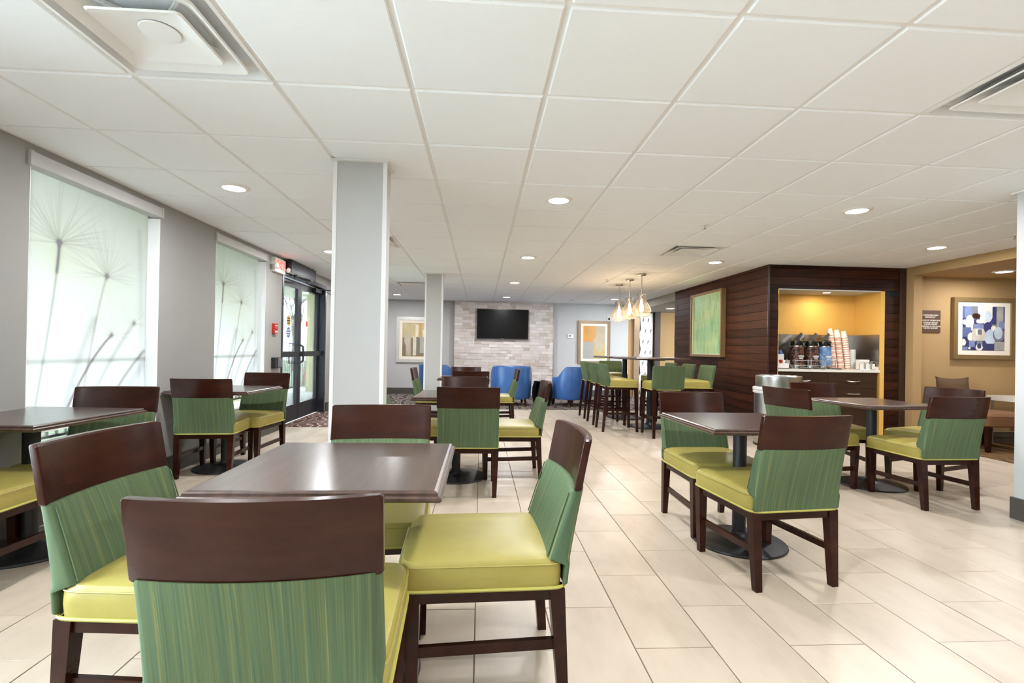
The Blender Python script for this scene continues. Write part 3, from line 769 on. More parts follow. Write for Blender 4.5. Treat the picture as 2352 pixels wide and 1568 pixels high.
# corridor recess items
dp = thing('carved_panel', 'white carved panel with teardrop hollows in the corridor', 'panel', (4.14, 12.30, 0))
edge = [(-.16, .0)] + [(-.16 + .018 * math.sin(k * 1.15) + .012 * math.sin(k * 2.3), k * .1) for k in range(1, 21)] + [(-.16, 2.1)]
obj('slab', B().prism([(.16, 0), (.16, 2.1)] + [(x, z) for x, z in reversed(edge)], 'y', -.03, .03).me('slab', False), 'bead_white', dp)
td = B().loops([[(0.0 + .018 * math.cos(2*PI*i/14) * (1 - .45 * (math.sin(2*PI*i/14) < 0) * -math.sin(2*PI*i/14)), -.034, .06 * math.sin(2*PI*i/14)) for i in range(14)], [(.012 * math.cos(2*PI*i/14), -.0295, .045 * math.sin(2*PI*i/14)) for i in range(14)]]).me('teardrop')
for k in range(7):
    for s in (-.07, .06): obj('teardrop', td, 'shade_display_grey', dp, (s + (.04 if k % 2 else -.02), 0, .30 + k * .27), (0, .25, 0))  # grey teardrops on the face paint the shade inside the hollows
tag(obj('corridor_post', boxme((3.83, 12.28, 0), (3.97, YB, 2.13), .004, 1), 'bronze_light_frame'), 'tan post at the left of the carved panel', 'post')
tag(obj('corridor_post', boxme((4.33, 12.20, 0), (4.47, YB, 2.13), .004, 1), 'dark_panel'), 'dark brown post at the right of the carved panel', 'post')

# ------------------------------------------------------------------ plank box with coffee niche
PX0, PX1, PY0, PY1 = 3.74, 5.645, 6.30, 9.44
NX0, NX1, NZ1, NYB = 3.885, 5.285, 1.975, 6.76
pb = thing('plank_box', 'dark wooden plank box housing the yellow coffee niche', 'room divider', (0, 0, 0)); pb['kind'] = 'structure'; del pb['category']
e = .016
b = B()
b.box((PX0 + e, PY0 + e, 0), (NX0, PY1, CEIL)); b.box((NX1 + .04, PY0 + e, 0), (PX1, PY1, CEIL)); b.box((NX0, PY0 + e, NZ1 + .01), (NX1 + .04, PY1, CEIL)); b.box((NX0, NYB + .01, 0), (NX1 + .04, PY1, NZ1 + .01))
obj('core', b.me('core', False), 'dark_void', pb)
pr = random.Random(5); ph = .113; n = int(CEIL / ph) + 1; pc = {}
def plank(lo, hi):
    s = tuple(round(h - l, 3) for l, h in zip(lo, hi))
    if s not in pc: pc[s] = B().box((0, 0, 0), s).bevel(.005, 2).me('plank')
    obj('plank', pc[s], 'plank_wood', pb, lo)
for k in range(n):
    z0, z1 = k * ph + .002, min((k + 1) * ph - .002, CEIL - .001)
    if z1 - z0 < .01: continue
    # side face x = PX0
    cut = PY0 + .03; segs = []
    y = PY0 + .0
    first = pr.choice((1.1, 1.35, 1.6, 1.85)); brk = [y, y + first, y + first + 1.4, PY1]
    brk = [v for v in brk if v < PY1 - .1] + [PY1]
    for a, c in zip(brk, brk[1:]): d = pr.uniform(0, .004); plank((PX0 - d, a + .001, z0), (PX0 + e, c - .001, z1))
    # front face y = PY0
    d = pr.uniform(0, .003)
    if z1 > NZ1 + .03:
        plank((PX0 + e + .001, PY0 - d, max(z0, NZ1 + .02)), (4.72, PY0 + e, z1)); plank((4.722, PY0 - d, max(z0, NZ1 + .02)), (PX1 - .1, PY0 + e, z1))
    else:
        zz = min(z1, NZ1 + .018)
        plank((PX0 + e + .001, PY0 - d, z0), (NX0 - .008, PY0 + e, zz)); plank((NX1 + .06, PY0 - d, z0), (PX1 - .1, PY0 + e, zz))
obj('corner_board', boxme((PX1 - .098, PY0 - .006, 0), (PX1 - .001, PY0 + e, CEIL - .001), .003, 1), 'dark_panel', pb)
obj('corner_board', boxme((PX0 - .006, PY0 - .008, 0), (PX0 + .018, PY0 + .0, CEIL - .001), .003, 1), 'dark_panel', pb)
# niche lining
b = B().box((NX0 - .006, PY0 - .004, 0), (NX0, NYB, NZ1 + .012)); b.box((NX1, PY0 - .004, 0), (NX1 + .058, NYB, NZ1 + .012)); b.box((NX0, NYB, 0), (NX1, NYB + .012, NZ1 + .012))
obj('niche_lining', b.me('lining', False), 'yellow_paint', pb)
obj('niche_soffit', boxme((NX0, PY0 - .004, NZ1), (NX1, NYB, NZ1 + .015)), 'wall_paint_white', pb)
b = B().box((NX0, NYB - .005, .985), (NX1, NYB, 1.412)); b.box((NX1 - .005, PY0 + .01, .985), (NX1, NYB - .005, 1.412)); b.box((NX0, PY0 + .01, .985), (NX0 + .005, NYB - .005, 1.412))
obj('steel_backsplash', b.me('splash', False), 'brushed_steel', pb)
# counter and cabinet
ct = thing('countertop', 'white countertop in the yellow coffee niche', 'countertop', (0, 0, 0))
obj('slab', boxme((NX0, PY0 - .012, .905), (NX1 - .001, NYB - .006, .94), .004, 2), 'counter_top', ct)
b = B().box((NX0, NYB - .03, .94), (NX1 - .001, NYB - .006, .985)); b.box((NX1 - .03, PY0 + .01, .94), (NX1 - .006, NYB - .03, .985)); obj('upstand', b.me('upstand', False), 'counter_top', ct)
cb = thing('base_cabinet', 'dark wooden base cabinet under the white countertop', 'cabinet', (0, PY0, 0))
obj('carcass', boxme((NX0 + .002, .03, .08), (NX1 - .03, NYB - PY0 - .01, .904)), 'cabinet_wood', cb)
obj('plinth', boxme((NX0 + .002, .07, 0), (NX1 - .03, .10, .08)), 'dark_panel', cb)
xm = (NX0 + NX1 - .03) / 2
for a, c in ((NX0 + .004, xm - .002), (xm + .002, NX1 - .032)):
    dr = obj('drawer', boxme((a, .008, .70), (c, .03, .90), .002, 1), 'cabinet_wood', cb)
    mx_ = (a + c) / 2
    obj('handle', B().tube([(mx_ - .09, .008, .79), (mx_ - .085, -.018, .79), (mx_ - .03, -.026, .783), (mx_ + .03, -.026, .783), (mx_ + .085, -.018, .79), (mx_ + .09, .008, .79)], .008, 8).me('handle'), 'nickel', dr)
    dd = obj('cabinet_door', boxme((a, .008, .09), (c, .03, .695), .002, 1), 'cabinet_wood', cb)
    obj('handle', B().tube([(mx_ - .09, .008, .62), (mx_ - .085, -.018, .62), (mx_ + .085, -.018, .62), (mx_ + .09, .008, .62)], .007, 8).me('handle'), 'nickel', dd)

# coffee dispensers
def bean(u, v):
    r = np.random.RandomState(9); col = np.ones(u.shape + (3,)) * rgb(52, 26, 16)
    for k in range(150):
        cx, cy, a = r.rand(), r.rand(), r.uniform(0, PI); dx = (u - cx) * 2.2; dy = (v - cy); p = dx * math.cos(a) + dy * math.sin(a); q = -dx * math.sin(a) + dy * math.cos(a)
        m = (p / .055) ** 2 + (q / .03) ** 2 < 1; col[m] = rgb(118, 66, 42) * r.uniform(.6, 1.3); m2 = (p / .03) ** 2 + ((q - .01) / .008) ** 2 < 1; col[m2] = rgb(206, 170, 140)
    return col
def icy(u, v):
    r = np.random.RandomState(10); col = np.ones(u.shape + (3,)) * rgb(108, 146, 190)
    for k in range(60):
        cx, cy = r.rand(), r.rand(); m = (np.abs(u - cx + .3 * (v - cy)) < .02) & (np.abs(v - cy) < .12); col[m] = rgb(136, 172, 212) if k % 2 else rgb(82, 118, 166)
    return col
def label_wrap(name, R, h, func, n=48, nv=40):
    me = paint(name, 1, h, n, nv, func)
    for v in me.vertices:
        a = v.co.x * 2 * PI - PI / 2; v.co = Vector((R * math.cos(a), R * math.sin(a), v.co.z + h / 2))
    for p in me.polygons: p.use_smooth = True
    me.materials.append(M['label_print']); return me
bean_me, icy_me = label_wrap('bean_wrap', .0825, .24, bean), label_wrap('ice_wrap', .0825, .24, icy)
def airpot(x, y, wrap, rz, label):
    t = thing('coffee_dispenser', label, 'coffee dispenser', (x, y, .94), rz, 'pump coffee dispensers in the niche')
    obj('body', B().lathe([(.075, .0), (.081, .012), (.081, .30), (.078, .315)], 32).me('body'), 'brushed_steel', t)
    obj('wrap', wrap, 'label_print', t, (0, 0, .055))
    obj('base_ring', B().lathe([(.084, 0), (.086, .012), (.084, .04), (.08, .045)], 32).me('ring'), 'brushed_steel', t)
    obj('lid', B().lathe([(.083, .31), (.088, .325), (.086, .37), (.06, .385), (.03, .39)], 32).me('lid'), 'coffee_lid', t)
    obj('pump_lever', B().hexa([(-.02, -.06, .385), (.02, -.06, .385), (.02, .02, .38), (-.02, .02, .38), (-.012, .05, .475), (.012, .05, .475), (.012, .075, .47), (-.012, .075, .47)]).bevel(.004, 2).me('lever'), 'coffee_lid', t, (.0, .0, 0), (0, 0, -PI/2 - .1))
    obj('lever_tip', B().lathe([(.012, 0), (.014, .006), (.01, .014)], 12).me('tip'), 'nickel', t, (.062, 0, .472))
    obj('spout', B().tube([(0, -.07, .335), (0, -.115, .335), (0, -.13, .30)], [.016, .013, .010], 10).me('spout'), 'coffee_lid', t)
    obj('carry_handle', B().tube([(-.084, .0, .35), (-.115, -.01, .33), (-.125, -.01, .26), (-.10, -.01, .245)], .008, 8).me('carry'), 'coffee_lid', t)
    for dz, w in ((.17, .045), (.155, .035), (.135, .025)): obj('label_mark', boxme((-w, -.0845, dz - .005), (w, -.078, dz + .005)), 'plastic_white', t, (0, 0, 0))
    return t
airpot(4.27, 6.50, bean_me, .1, 'bean-print coffee dispenser at the left of the niche')
airpot(4.475, 6.50, bean_me, .1, 'bean-print coffee dispenser in the middle of the three')
airpot(4.655, 6.50, icy_me, .1, 'pale blue coffee dispenser beside the cup stacks')
# wire rack with drip trays in front of the dispensers
rk = thing('wire_rack', 'chrome wire rack in front of the coffee dispensers', 'rack', (4.42, 6.365, .94))
for z in (.045, .11): obj('rail', B().tube([(-.28, .03, z), (-.28, -.03, z), (.28, -.03, z), (.28, .03, z)], .004, 6).me('rail'), 'steel', rk)
for x in (-.28, -.10, -.06, .10, .14, .28): obj('upright', B().tube([(x, -.03, 0), (x, -.03, .125), (x, .0, .125)], .005, 6).me('upright'), 'steel', rk)
for i, x in enumerate((4.30, 4.50, 4.72)):
    t = thing('drip_tray', ['round drip tray before the left bean dispenser', 'round drip tray before the middle bean dispenser', 'round drip tray before the pale blue dispenser'][i], 'tray', (x, 6.345, .94), 0, 'drip trays on the counter')
    obj('dish', B().lathe([(.05, 0), (.066, .004), (.07, .014), (.062, .012), (.05, .008)], 28).me('dish'), 'glossy_black', t)
    obj('rim', B().tube([(.07 * math.cos(a * PI/14), .07 * math.sin(a * PI/14), .014) for a in range(28)], .002, 5, closed=True).me('rim'), 'steel', t)
# leaning cup stacks: every cup its own object
cup_prof = [(.031, .0), (.0305, .003), (.040, .088), (.0425, .090), (.0425, .094), (.038, .093)]
cup_me = B().lathe(cup_prof, 20, cap1=False).me('cup'); 
band_me = B().lathe([(.0312, .004), (.0408, .0862), (.0416, .0862), (.0318, .004)], 20, cap0=False, cap1=False).me('band')
cup_me.materials.append(M['cup_white']); band_me.materials.append(M['cup_orange'])
r_ = random.Random(2)
for i, (bx, by, nn, lab) in enumerate(((4.835, 6.55, 30, 'nearest the blue dispenser'), (4.935, 6.55, 29, 'in the middle of three stacks'), (5.035, 6.55, 28, 'at the right of three stacks'))):
    ax = Vector((-.115, .03, 1)).normalized(); rot = Vector((0, 0, 1)).rotation_difference(ax)
    fl = rot @ Euler((PI, 0, 0)).to_quaternion()
    for k in range(nn):
        p = Vector((bx, by, .945)) + ax * (.094 + k * .0158)
        top = k == nn - 1
        t = thing('paper_cup', ('topmost upturned paper cup of the leaning stack ' if top else 'orange-banded paper cup stacked in the leaning stack ' if (k % 2 == 0 if i == 2 else k % 4 != 3) else 'plain white paper cup stacked in the leaning stack ') + lab, 'cup', p, 0, 'cups in the leaning stack ' + lab)
        t.rotation_mode = 'QUATERNION'; t.rotation_quaternion = fl
        obj('cup_wall', cup_me, 'cup_white', t)
        if not top and (k % 2 == 0 if i == 2 else k % 4 != 3): obj('cup_band', band_me, 'cup_orange', t)
# lid stack, napkin holders, condiment caddies
lid_me = B().lathe([(.046, 0), (.047, .004), (.042, .006), (.040, .011), (.0, .011)], 24, cap1=False).me('lid'); lid_me.materials.append(M['plastic_white'])
for k in range(24):
    tag(obj('cup_lid', lid_me, 'plastic_white', None, (5.10, 6.56, .941 + k * .0112)), 'white plastic lid in the upright stack beside the cups', 'lid', 'stack of cup lids')
nh = thing('napkin_holder', 'wire napkin holder at the right end of the counter', 'napkin holder', (5.16, 6.395, .94))
for s in (-.085, .0, .085):
    obj('wire_loop', B().tube([(s - .035, -.05, .004), (s - .035, -.05, .095), (s - .02, -.05, .11), (s + .02, -.05, .11), (s + .035, -.05, .095), (s + .035, -.05, .004)], .004, 6).me('loop'), 'steel', nh)
    obj('wire_loop', B().tube([(s - .035, .06, .004), (s - .035, .06, .095), (s - .02, .06, .11), (s + .02, .06, .11), (s + .035, .06, .095), (s + .035, .06, .004)], .004, 6).me('loop'), 'steel', nh)
obj('wire_base', B().tube([(-.12, -.05, .004), (.12, -.05, .004), (.12, .06, .004), (-.12, .06, .004)], .004, 6, closed=True).me('wb'), 'steel', nh)
tag(obj('napkin_pile', boxme((5.06, 6.36, .945), (5.19, 6.44, 1.075), .006, 2), 'paper_white'), 'tall pile of white napkins in the wire holder', 'napkins')
tag(obj('napkin_pile', boxme((5.195, 6.35, .945), (5.262, 6.44, 1.02), .006, 2), 'paper_white'), 'low pile of paper packets at the end of the wire holder', 'napkins')
cd = thing('condiment_caddy', 'white condiment caddy with packets at the left end of the counter', 'caddy', (3.99, 6.42, .94))
b = B().box((-.09, -.06, 0), (.09, .10, .008)); b.box((-.09, -.06, 0), (-.084, .10, .11)); b.box((.084, -.06, 0), (.09, .10, .11)); b.box((-.09, .092, 0), (.09, .10, .15)); b.box((-.09, -.06, 0), (.09, -.052, .07))
obj('tray', b.me('tray', False), 'plastic_white', cd)
obj('upper_tier', boxme((-.08, .03, .11), (.07, .095, .19), .004, 1), 'plastic_white', cd); obj('leg', B().tube([(.09, .0, .12), (.15, -.05, .0)], .005, 6).me('leg'), 'steel', cd)
pk = random.Random(8)
for k in range(12):
    mt = ('red_plastic', 'paper_white', 'blue_sticker')[k % 3]; up = k % 3 == 2
    tag(obj('sugar_packet', boxme((-.016, -.003, 0), (.016, .003, .055), .001, 1), mt, None, (3.93 + (k % 6) * .022, 6.40 + (k // 6) * .03 + (.06 if up else 0), .95 + (.18 if up else .05)), (pk.uniform(-.3, .3), pk.uniform(-.4, .4), pk.uniform(-.3, .3))),
        ('blue' if up else 'red' if k % 3 == 0 else 'white') + ' sugar packet in the condiment caddy', 'packet', 'sugar packets in the caddy')
# niche lamp
nl = thing('niche_downlight', 'small downlight in the ceiling of the coffee niche', 'light', (4.66, 6.47, NZ1))
obj('trim', B().lathe([(.045, -.006), (.055, 0)], 24, cap0=False).me('trim'), 'plastic_white', nl); obj('lens', B().lathe([(.044, -.004), (.044, -.001)], 24).me('lens'), 'lamp_glow', nl)
def lamp(parent, size, watt, col, z=-.02, spread=PI, name='lamp'):
    ld = bpy.data.lights.new(name, 'AREA'); ld.shape = 'DISK'; ld.size = size; ld.energy = watt; ld.color = col; ld.spread = spread
    lo = bpy.data.objects.new(name, ld); COL.objects.link(lo); lo.parent = parent; lo.location = (0, 0, z); return lo
lamp(nl, .08, 2.9, (1, .84, .62), -.01)

# alcove sign
sn = thing('breakfast_sign', 'brown breakfast hours sign on the tan alcove wall', 'sign', (5.966, 6.298, 1.60))
obj('board', boxme((-.152, -.012, -.148), (.152, 0, .148), .004, 1), 'sign_brown', sn)
for txt, z, s in (('COMPLIMENTARY', .082, .028), ('BREAKFAST', .056, .028), ('HOURS OF OPERATION', .014, .026), ('MONDAY-FRIDAY', -.016, .026), ('6:30 AM-9:30 AM', -.038, .026), ('WEEKENDS & HOLIDAYS', -.066, .026), ('7:00 AM-10:30 AM', -.090, .026)):
    obj('lettering', text_me(txt, s, .0008), 'paper_white', sn, (0.008, -.013, z), (PI/2, 0, 0))

# ------------------------------------------------------------------ lights in the ceiling
lens_me = B().lathe([(.078, -.010), (.078, -.004)], 32).me('lens'); lens_me.materials.append(M['lamp_glow'])
trim_me = B().lathe([(.079, -.012), (.086, -.013), (.105, -.007), (.112, 0)], 32, cap0=False, cap1=False).me('trim'); trim_me.materials.append(M['plastic_white'])
def downlight(x, y, z, label, w=None):
    t = thing('ceiling_downlight', label, 'light', (x, y, z), 0, 'recessed ceiling downlights')
    obj('trim', trim_me, 'plastic_white', t); obj('lens', lens_me, 'lamp_glow', t)
    lamp(t, .15, LAMP_W if w is None else w, LAMP_COL, -.016)
DL = [(-1.86, 3.84, 'round ceiling light nearest the printed shades'), (-1.87, 6.28, 'round ceiling light before the exit sign, half behind the column'), (.585, 3.85, 'round ceiling light above the middle tables, nearest one'),
      (.577, 6.28, 'round ceiling light second in the middle row'), (.57, 8.67, 'round ceiling light third in the middle row'), (.555, 11.1, 'round ceiling light just before the television wall'), (-1.86, 11.1, 'round ceiling light over the lounge left of the slim column'),
      (3.01, 3.84, 'round ceiling light at right, over the right-hand tables'), (2.99, 6.24, 'round ceiling light next to the square ceiling vent'), (4.84, 5.03, 'round ceiling light before the yellow niche'), (2.97, 11.0, 'round ceiling light beyond the pendant lamps'), (-1.86, 8.67, 'round ceiling light hidden over the entry carpet')]
for x, y, l in DL: downlight(x, y, CEIL, l)
for x, y, l in ((-1.86, 1.4, 'left'), (.585, 1.4, 'middle'), (3.01, 1.4, 'right'), (-1.86, -1.03, 'far left'), (.585, -1.03, 'far middle'), (3.01, -1.03, 'far right')): downlight(x, y, CEIL, 'unseen round ceiling light added above and behind the camera, ' + l)  # unseen lamps continuing the ceiling layout, added to light the room
downlight(6.37, 5.71, 2.19, 'downlight in the tan soffit above the blue picture', 12)
downlight(6.9, 3.4, 2.19, 'downlight in the tan soffit hidden by the pillar', 20)
downlight(4.28, 11.1, 2.13, 'small downlight in the corridor soffit', 18)

# ceiling diffusers
def sq(h, z, r=.03, n=5):
    pts = []
    for cx, cy, a0 in ((h - r, h - r, 0), (-h + r, h - r, PI/2), (-h + r, -h + r, PI), (h - r, -h + r, 3*PI/2)):
        for k in range(n): a = a0 + k * PI / 2 / (n - 1); pts.append((cx + r * math.cos(a), cy + r * math.sin(a), z))
    return pts
def diffuser(i, j, label):
    t = thing('ceiling_vent', label, 'vent', (GX + (i + .5) * GW, GY + (j + .5) * GW, CEIL), 0, 'square ceiling air diffusers')
    obj('frame', B().loops([sq(.298, .012, .004), sq(.298, 0, .004), sq(.283, -.002, .004), sq(.272, .035, .02), sq(.2, .07, .05)], False, False).me('frame'), 'vent_white', t)
    obj('plenum', B().loops([sq(.295, .045, .03), sq(.295, .12, .03)], False, True).me('plenum'), 'dark_void', t)
    obj('outer_cone', B().loops([sq(.238, -.006, .03), sq(.232, -.011, .03), sq(.220, -.004, .03), sq(.150, .058, .09), sq(.13, .062, .09), sq(.226, .004, .03)], False, False).me('cone'), 'vent_white', t)
    obj('inner_cone', B().loops([sq(.166, -.006, .022), sq(.160, -.012, .022), sq(.150, -.007, .022), sq(.085, .018, .08), sq(.02, .022, .02)], False, True).me('cone'), 'vent_white', t)
    obj('centre_disc', B().lathe([(.07, .016), (.068, .013), (.0, .0125)], 28, cap1=False, cap0=False).me('disc'), 'vent_white', t)
    for a in range(4): obj('spoke', boxme((.09, -.006, .034), (.2, .006, .044)), 'vent_white', t, (0, 0, 0), (0, 0, a * PI / 2 + PI / 4))
for i, j, l in ((-2, 0, 'large square air diffuser at the upper left corner'), (4, 0, 'large square air diffuser at the upper right edge'), (4, 6, 'square air diffuser above the bar tables, mid ceiling'), (-2, 6, 'square air diffuser peeking past the wide column'), (-2, 12, 'square air diffuser far back beside the slim column')): diffuser(i, j, l)
# sprinklers
def sprinkler(x, y, l):
    t = thing('sprinkler_head', l, 'sprinkler', (x, y, CEIL), 0, 'ceiling sprinkler heads')
    obj('escutcheon', B().lathe([(.036, 0), (.034, -.005), (.012, -.008)], 20, cap0=False).me('esc'), 'plastic_white', t)
    obj('stem', B().tube([(0, 0, -.005), (0, 0, -.035)], .006, 8).me('stem'), 'nickel', t); obj('deflector', B().lathe([(.014, -.038), (.014, -.035)], 12).me('def'), 'nickel', t)
for x, y, l in ((2.03, 4.45, 'sprinkler head above the aisle, nearest one'), (2.05, 11.27, 'sprinkler head far back near the ochre print'), (2.03, 8.01, 'sprinkler head left of the pendant lamps'), (5.06, 4.44, 'sprinkler head by the right pillar')): sprinkler(x, y, l)

# pendant lamps
def pendant(x, y, label):
    t = thing('pendant_lamp', label, 'pendant lamp', (x, y, CEIL), 0, 'clear glass pendant lamps')
    obj('canopy', B().lathe([(.066, 0), (.066, -.018), (.055, -.026), (.012, -.03)], 28, cap0=False).me('canopy'), 'nickel', t)
    obj('rod', B().tube([(0, 0, -.028), (0, 0, -.31)], .007, 8).me('rod'), 'nickel', t)
    prof = [(.016, -.295), (.045, -.296), (.072, -.315), (.074, -.33), (.058, -.35), (.056, -.365), (.064, -.39), (.092, -.44), (.126, -.50), (.144, -.545), (.146, -.56), (.132, -.59), (.105, -.63), (.088, -.645)]
    obj('glass_shade', B().lathe(prof, 36, cap0=False, cap1=False).me('glass', True, 1.2), 'amber_glass', t)
    for r, z in ((.060, -.372), (.088, -.43), (.118, -.484), (.145, -.553)): obj('glass_rib', B().tube([(r * math.cos(a * PI/18), r * math.sin(a * PI/18), z) for a in range(36)], .0028, 5, closed=True).me('rib'), 'amber_glass', t)
    obj('socket', B().lathe([(.02, -.30), (.022, -.31), (.022, -.385), (.016, -.395)], 16).me('socket'), 'nickel', t)
    obj('bulb', B().lathe([(.012, -.39), (.016, -.42), (.030, -.49), (.033, -.53), (.026, -.56), (.008, -.575)], 18).me('bulb'), 'bulb_glow', t)
    ld = bpy.data.lights.new('bulb_light', 'POINT'); ld.energy = 6; ld.color = (1, .72, .45); ld.shadow_soft_size = .035
    lo = bpy.data.objects.new('bulb_light', ld); COL.objects.link(lo); lo.parent = t; lo.location = (0, 0, -.61)
pendant(2.405, 7.38, 'nearest clear glass pendant lamp over the bar tables'); pendant(2.395, 7.95, 'middle clear glass pendant lamp over the bar tables'); pendant(2.405, 8.60, 'farthest clear glass pendant lamp over the bar tables')

# ------------------------------------------------------------------ dining furniture
def lean(z): return -.250 - .075 * max(0, (z - .37) / .47) ** 1.25
def bow(z): return .034 * min(1, max(0, (z - .40) / .3))
def slab_ring(hw, th, z, r=.012, n=15, yo=0):
    r = min(r, th * .48); pts = []
    xs = [(-1 + 2 * k / (n - 1)) * (hw - r) for k in range(n)]
    arc = [PI / 2 * k / 4 for k in range(1, 4)]
    for x in xs: pts.append((x, -th / 2))
    for a in arc: pts.append((hw - r + r * math.sin(a), -th / 2 + r - r * math.cos(a)))
    pts += [(hw, -th / 2 + r), (hw, th / 2 - r)]
    for a in arc: pts.append((hw - r + r * math.cos(a), th / 2 - r + r * math.sin(a)))
    for x in reversed(xs): pts.append((x, th / 2))
    for a in arc: pts.append((-hw + r - r * math.sin(a), th / 2 - r + r * math.cos(a)))
    pts += [(-hw, th / 2 - r), (-hw, -th / 2 + r)]
    for a in arc: pts.append((-hw + r - r * math.cos(a), -th / 2 + r - r * math.sin(a)))
    return [(x, lean(z) - bow(z) * (1 - (x / .236) ** 2) + th / 2 + y + yo, z) for x, y in pts]
def taper(b, x0, y0, z0, s0, x1, y1, z1, s1):
    def ring(x, y, z, s): return [(x - s, y - s, z), (x + s, y - s, z), (x + s, y + s, z), (x - s, y + s, z)]
    b.hexa(ring(x0, y0, z0, s0) + ring(x1, y1, z1, s1)); return b
def chair_proto():
    r = thing('dining_chair', 'proto', 'chair')
    rings = [sring(.226, .250, .366, .16, 48, 0, .024), sring(.236, .258, .372, .16, 48, 0, .024), sring(.239, .260, .41, .16, 48, 0, .024), sring(.238, .260, .445, .17, 48, 0, .024), sring(.229, .250, .461, .2, 48, 0, .024), sring(.205, .225, .469, .26, 48, 0, .018), sring(.12, .13, .476, .5, 48, 0, .018), sring(.03, .03, .478, 1, 48, 0, .018)]
    seat = obj('seat', B().loops(rings).me('seat'), 'lime_vinyl', r)
    obj('piping', B().tube(sring(.238, .267, .373, .16, 64, 0, .018), .0055, 6, closed=True).me('piping'), 'piping_yellow', seat)
    obj('seam', B().tube(sring(.2385, .2605, .447, .17, 64, 0, .024), .0026, 5, closed=True).me('seam'), 'lime_vinyl', seat)
    zs = [.378, .384, .42, .44, .46, .48, .54, .60, .65, .675, .681]
    def thk(z): return .016 if z < .445 else .078 - .034 * max(0, (z - .46) / .22)
    back = obj('backrest', B().loops([slab_ring(.233 - (.006 if z in (.378, .681) else 0), thk(z) - (.004 if z in (.378, .681) else 0), z, .024) for z in zs]).me('back'), 'green_fabric', r)
    for s in (-1, 1): obj('seam', B().tube([(s * (.2345 - .012), lean(z) - bow(z) * .1 + thk(z) + .001, z) for z in (.47, .52, .57, .62, .67)], .0025, 5).me('seam'), 'green_fabric', back)
    obj('top_rail', B().loops([slab_ring(.236 - d, .026 - d, z, .005, 15, .004) for z, d in ((.676, .004), (.680, .0), (.72, 0), (.78, 0), (.836, 0), (.841, .005))]).me('rail'), 'chair_wood', r)
    for s in (-1, 1):
        obj('leg', taper(B(), s * .208, .235, 0, .0165, s * .212, .240, .366, .0245).bevel(.003, 1).me('leg'), 'chair_wood', r)
        obj('leg', taper(B(), s * .206, -.245, 0, .0165, s * .210, -.2165, .368, .0245).bevel(.003, 1).me('leg'), 'chair_wood', r)
        obj('stretcher', B().hexa([(s * .203 - .009, -.225, .165), (s * .203 + .009, -.225, .165), (s * .203 + .009, .222, .155), (s * .203 - .009, .222, .155), (s * .203 - .009, -.225, .198), (s * .203 + .009, -.225, .198), (s * .203 + .009, .222, .188), (s * .203 - .009, .222, .188)]).bevel(.002, 1).me('stretcher'), 'chair_wood', r)
    b = B().box((-.19, .224, .33), (.19, .246, .37)); b.box((-.19, -.235, .33), (.19, -.213, .38))
    for s in (-1, 1): b.box((s * .214 - .011, -.2, .33), (s * .214 + .011, .225, .37))
    obj('seat_frame', b.me('seat_frame', False), 'chair_wood', r)
    return r
CH = [  # x, y, rotation (deg; 0 faces +y), label, group
    (-.434, 1.285, 2.7, 'nearest dining chair, back to the camera with chipped wooden top edge', 'g1'),
    (-.890, 1.650, -94.5, 'dining chair at the left of the nearest table, seen half side-on', 'g1'),
    (.030, 1.800, 92.5, 'dining chair at the right of the nearest table facing left', 'g1'),
    (-.455, 2.180, 184, 'dining chair at the far side of the nearest table facing the camera', 'g1'),
    (-2.290, 3.080, 189, 'dining chair before the nearer printed shade, facing the camera', 'g2'),
    (-2.335, 2.500, 0, 'dining chair at the left edge with only its seat in view', 'g2'),
    (-2.327, 4.580, 5, 'dining chair between the two windows, back to the camera', 'g3'),
    (-2.235, 5.020, 174, 'dining chair before the farther printed shade near the door', 'g3'),
    (-.085, 4.045, 0, 'dining chair behind the right corner of the nearest table, back to the camera', 'g4'),
    (.290, 4.540, 91, 'dining chair in the centre seen side-on facing left, nearer one', 'g4'),
    (-.155, 4.810, 180, 'dining chair whose rail shows just above the central chair back', 'g4'),
    (-.605, 4.560, -90, 'dining chair mostly hidden behind the wide column', 'g4'),
    (-.120, 6.700, 0, 'dining chair second rail up in the central row of chairs', 'g5'),
    (.235, 7.300, 91, 'dining chair seen side-on before the middle blue armchair', 'g5'),
    (-.650, 7.250, -91, 'dining chair seen side-on left of the slim column', 'g5'),
    (-.225, 7.590, 180, 'farthest dining chair rail in the central row', 'g5'),
    (1.520, 3.200, 181, 'dining chair at the far side of the right table facing the camera', 'g6'),
    (1.506, 2.562, 6.5, 'dining chair at right in the foreground, back to the camera', 'g6'),
    (2.891, 4.180, -75, 'dining chair beside the steel bin, turned to the rear table', 'g7'),
    (3.370, 4.600, 174, 'dining chair before the niche cabinet, at the far side of the rear table', 'g7'),
    (3.470, 3.720, 2, 'dining chair near the right pillar, back to the camera', 'g7'),
    (4.060, 4.250, 106, 'dining chair half hidden behind the one near the right pillar', 'g7'),
]
GN = {'g1': 'chairs round the nearest table', 'g2': 'chairs at the left-edge table', 'g3': 'chairs at the wall table between the windows', 'g4': 'chairs round the central table', 'g5': 'chairs round the far central table', 'g6': 'chairs at the right front table', 'g7': 'chairs round the rear right table'}
proto = chair_proto()
for k, (x, y, a, lab, g) in enumerate(CH):
    o = proto if k == 0 else copy_tree(proto)
    o.location = (x, y, 0); o.rotation_euler = (0, 0, math.radians(a)); o['label'] = lab; o['group'] = GN[g]

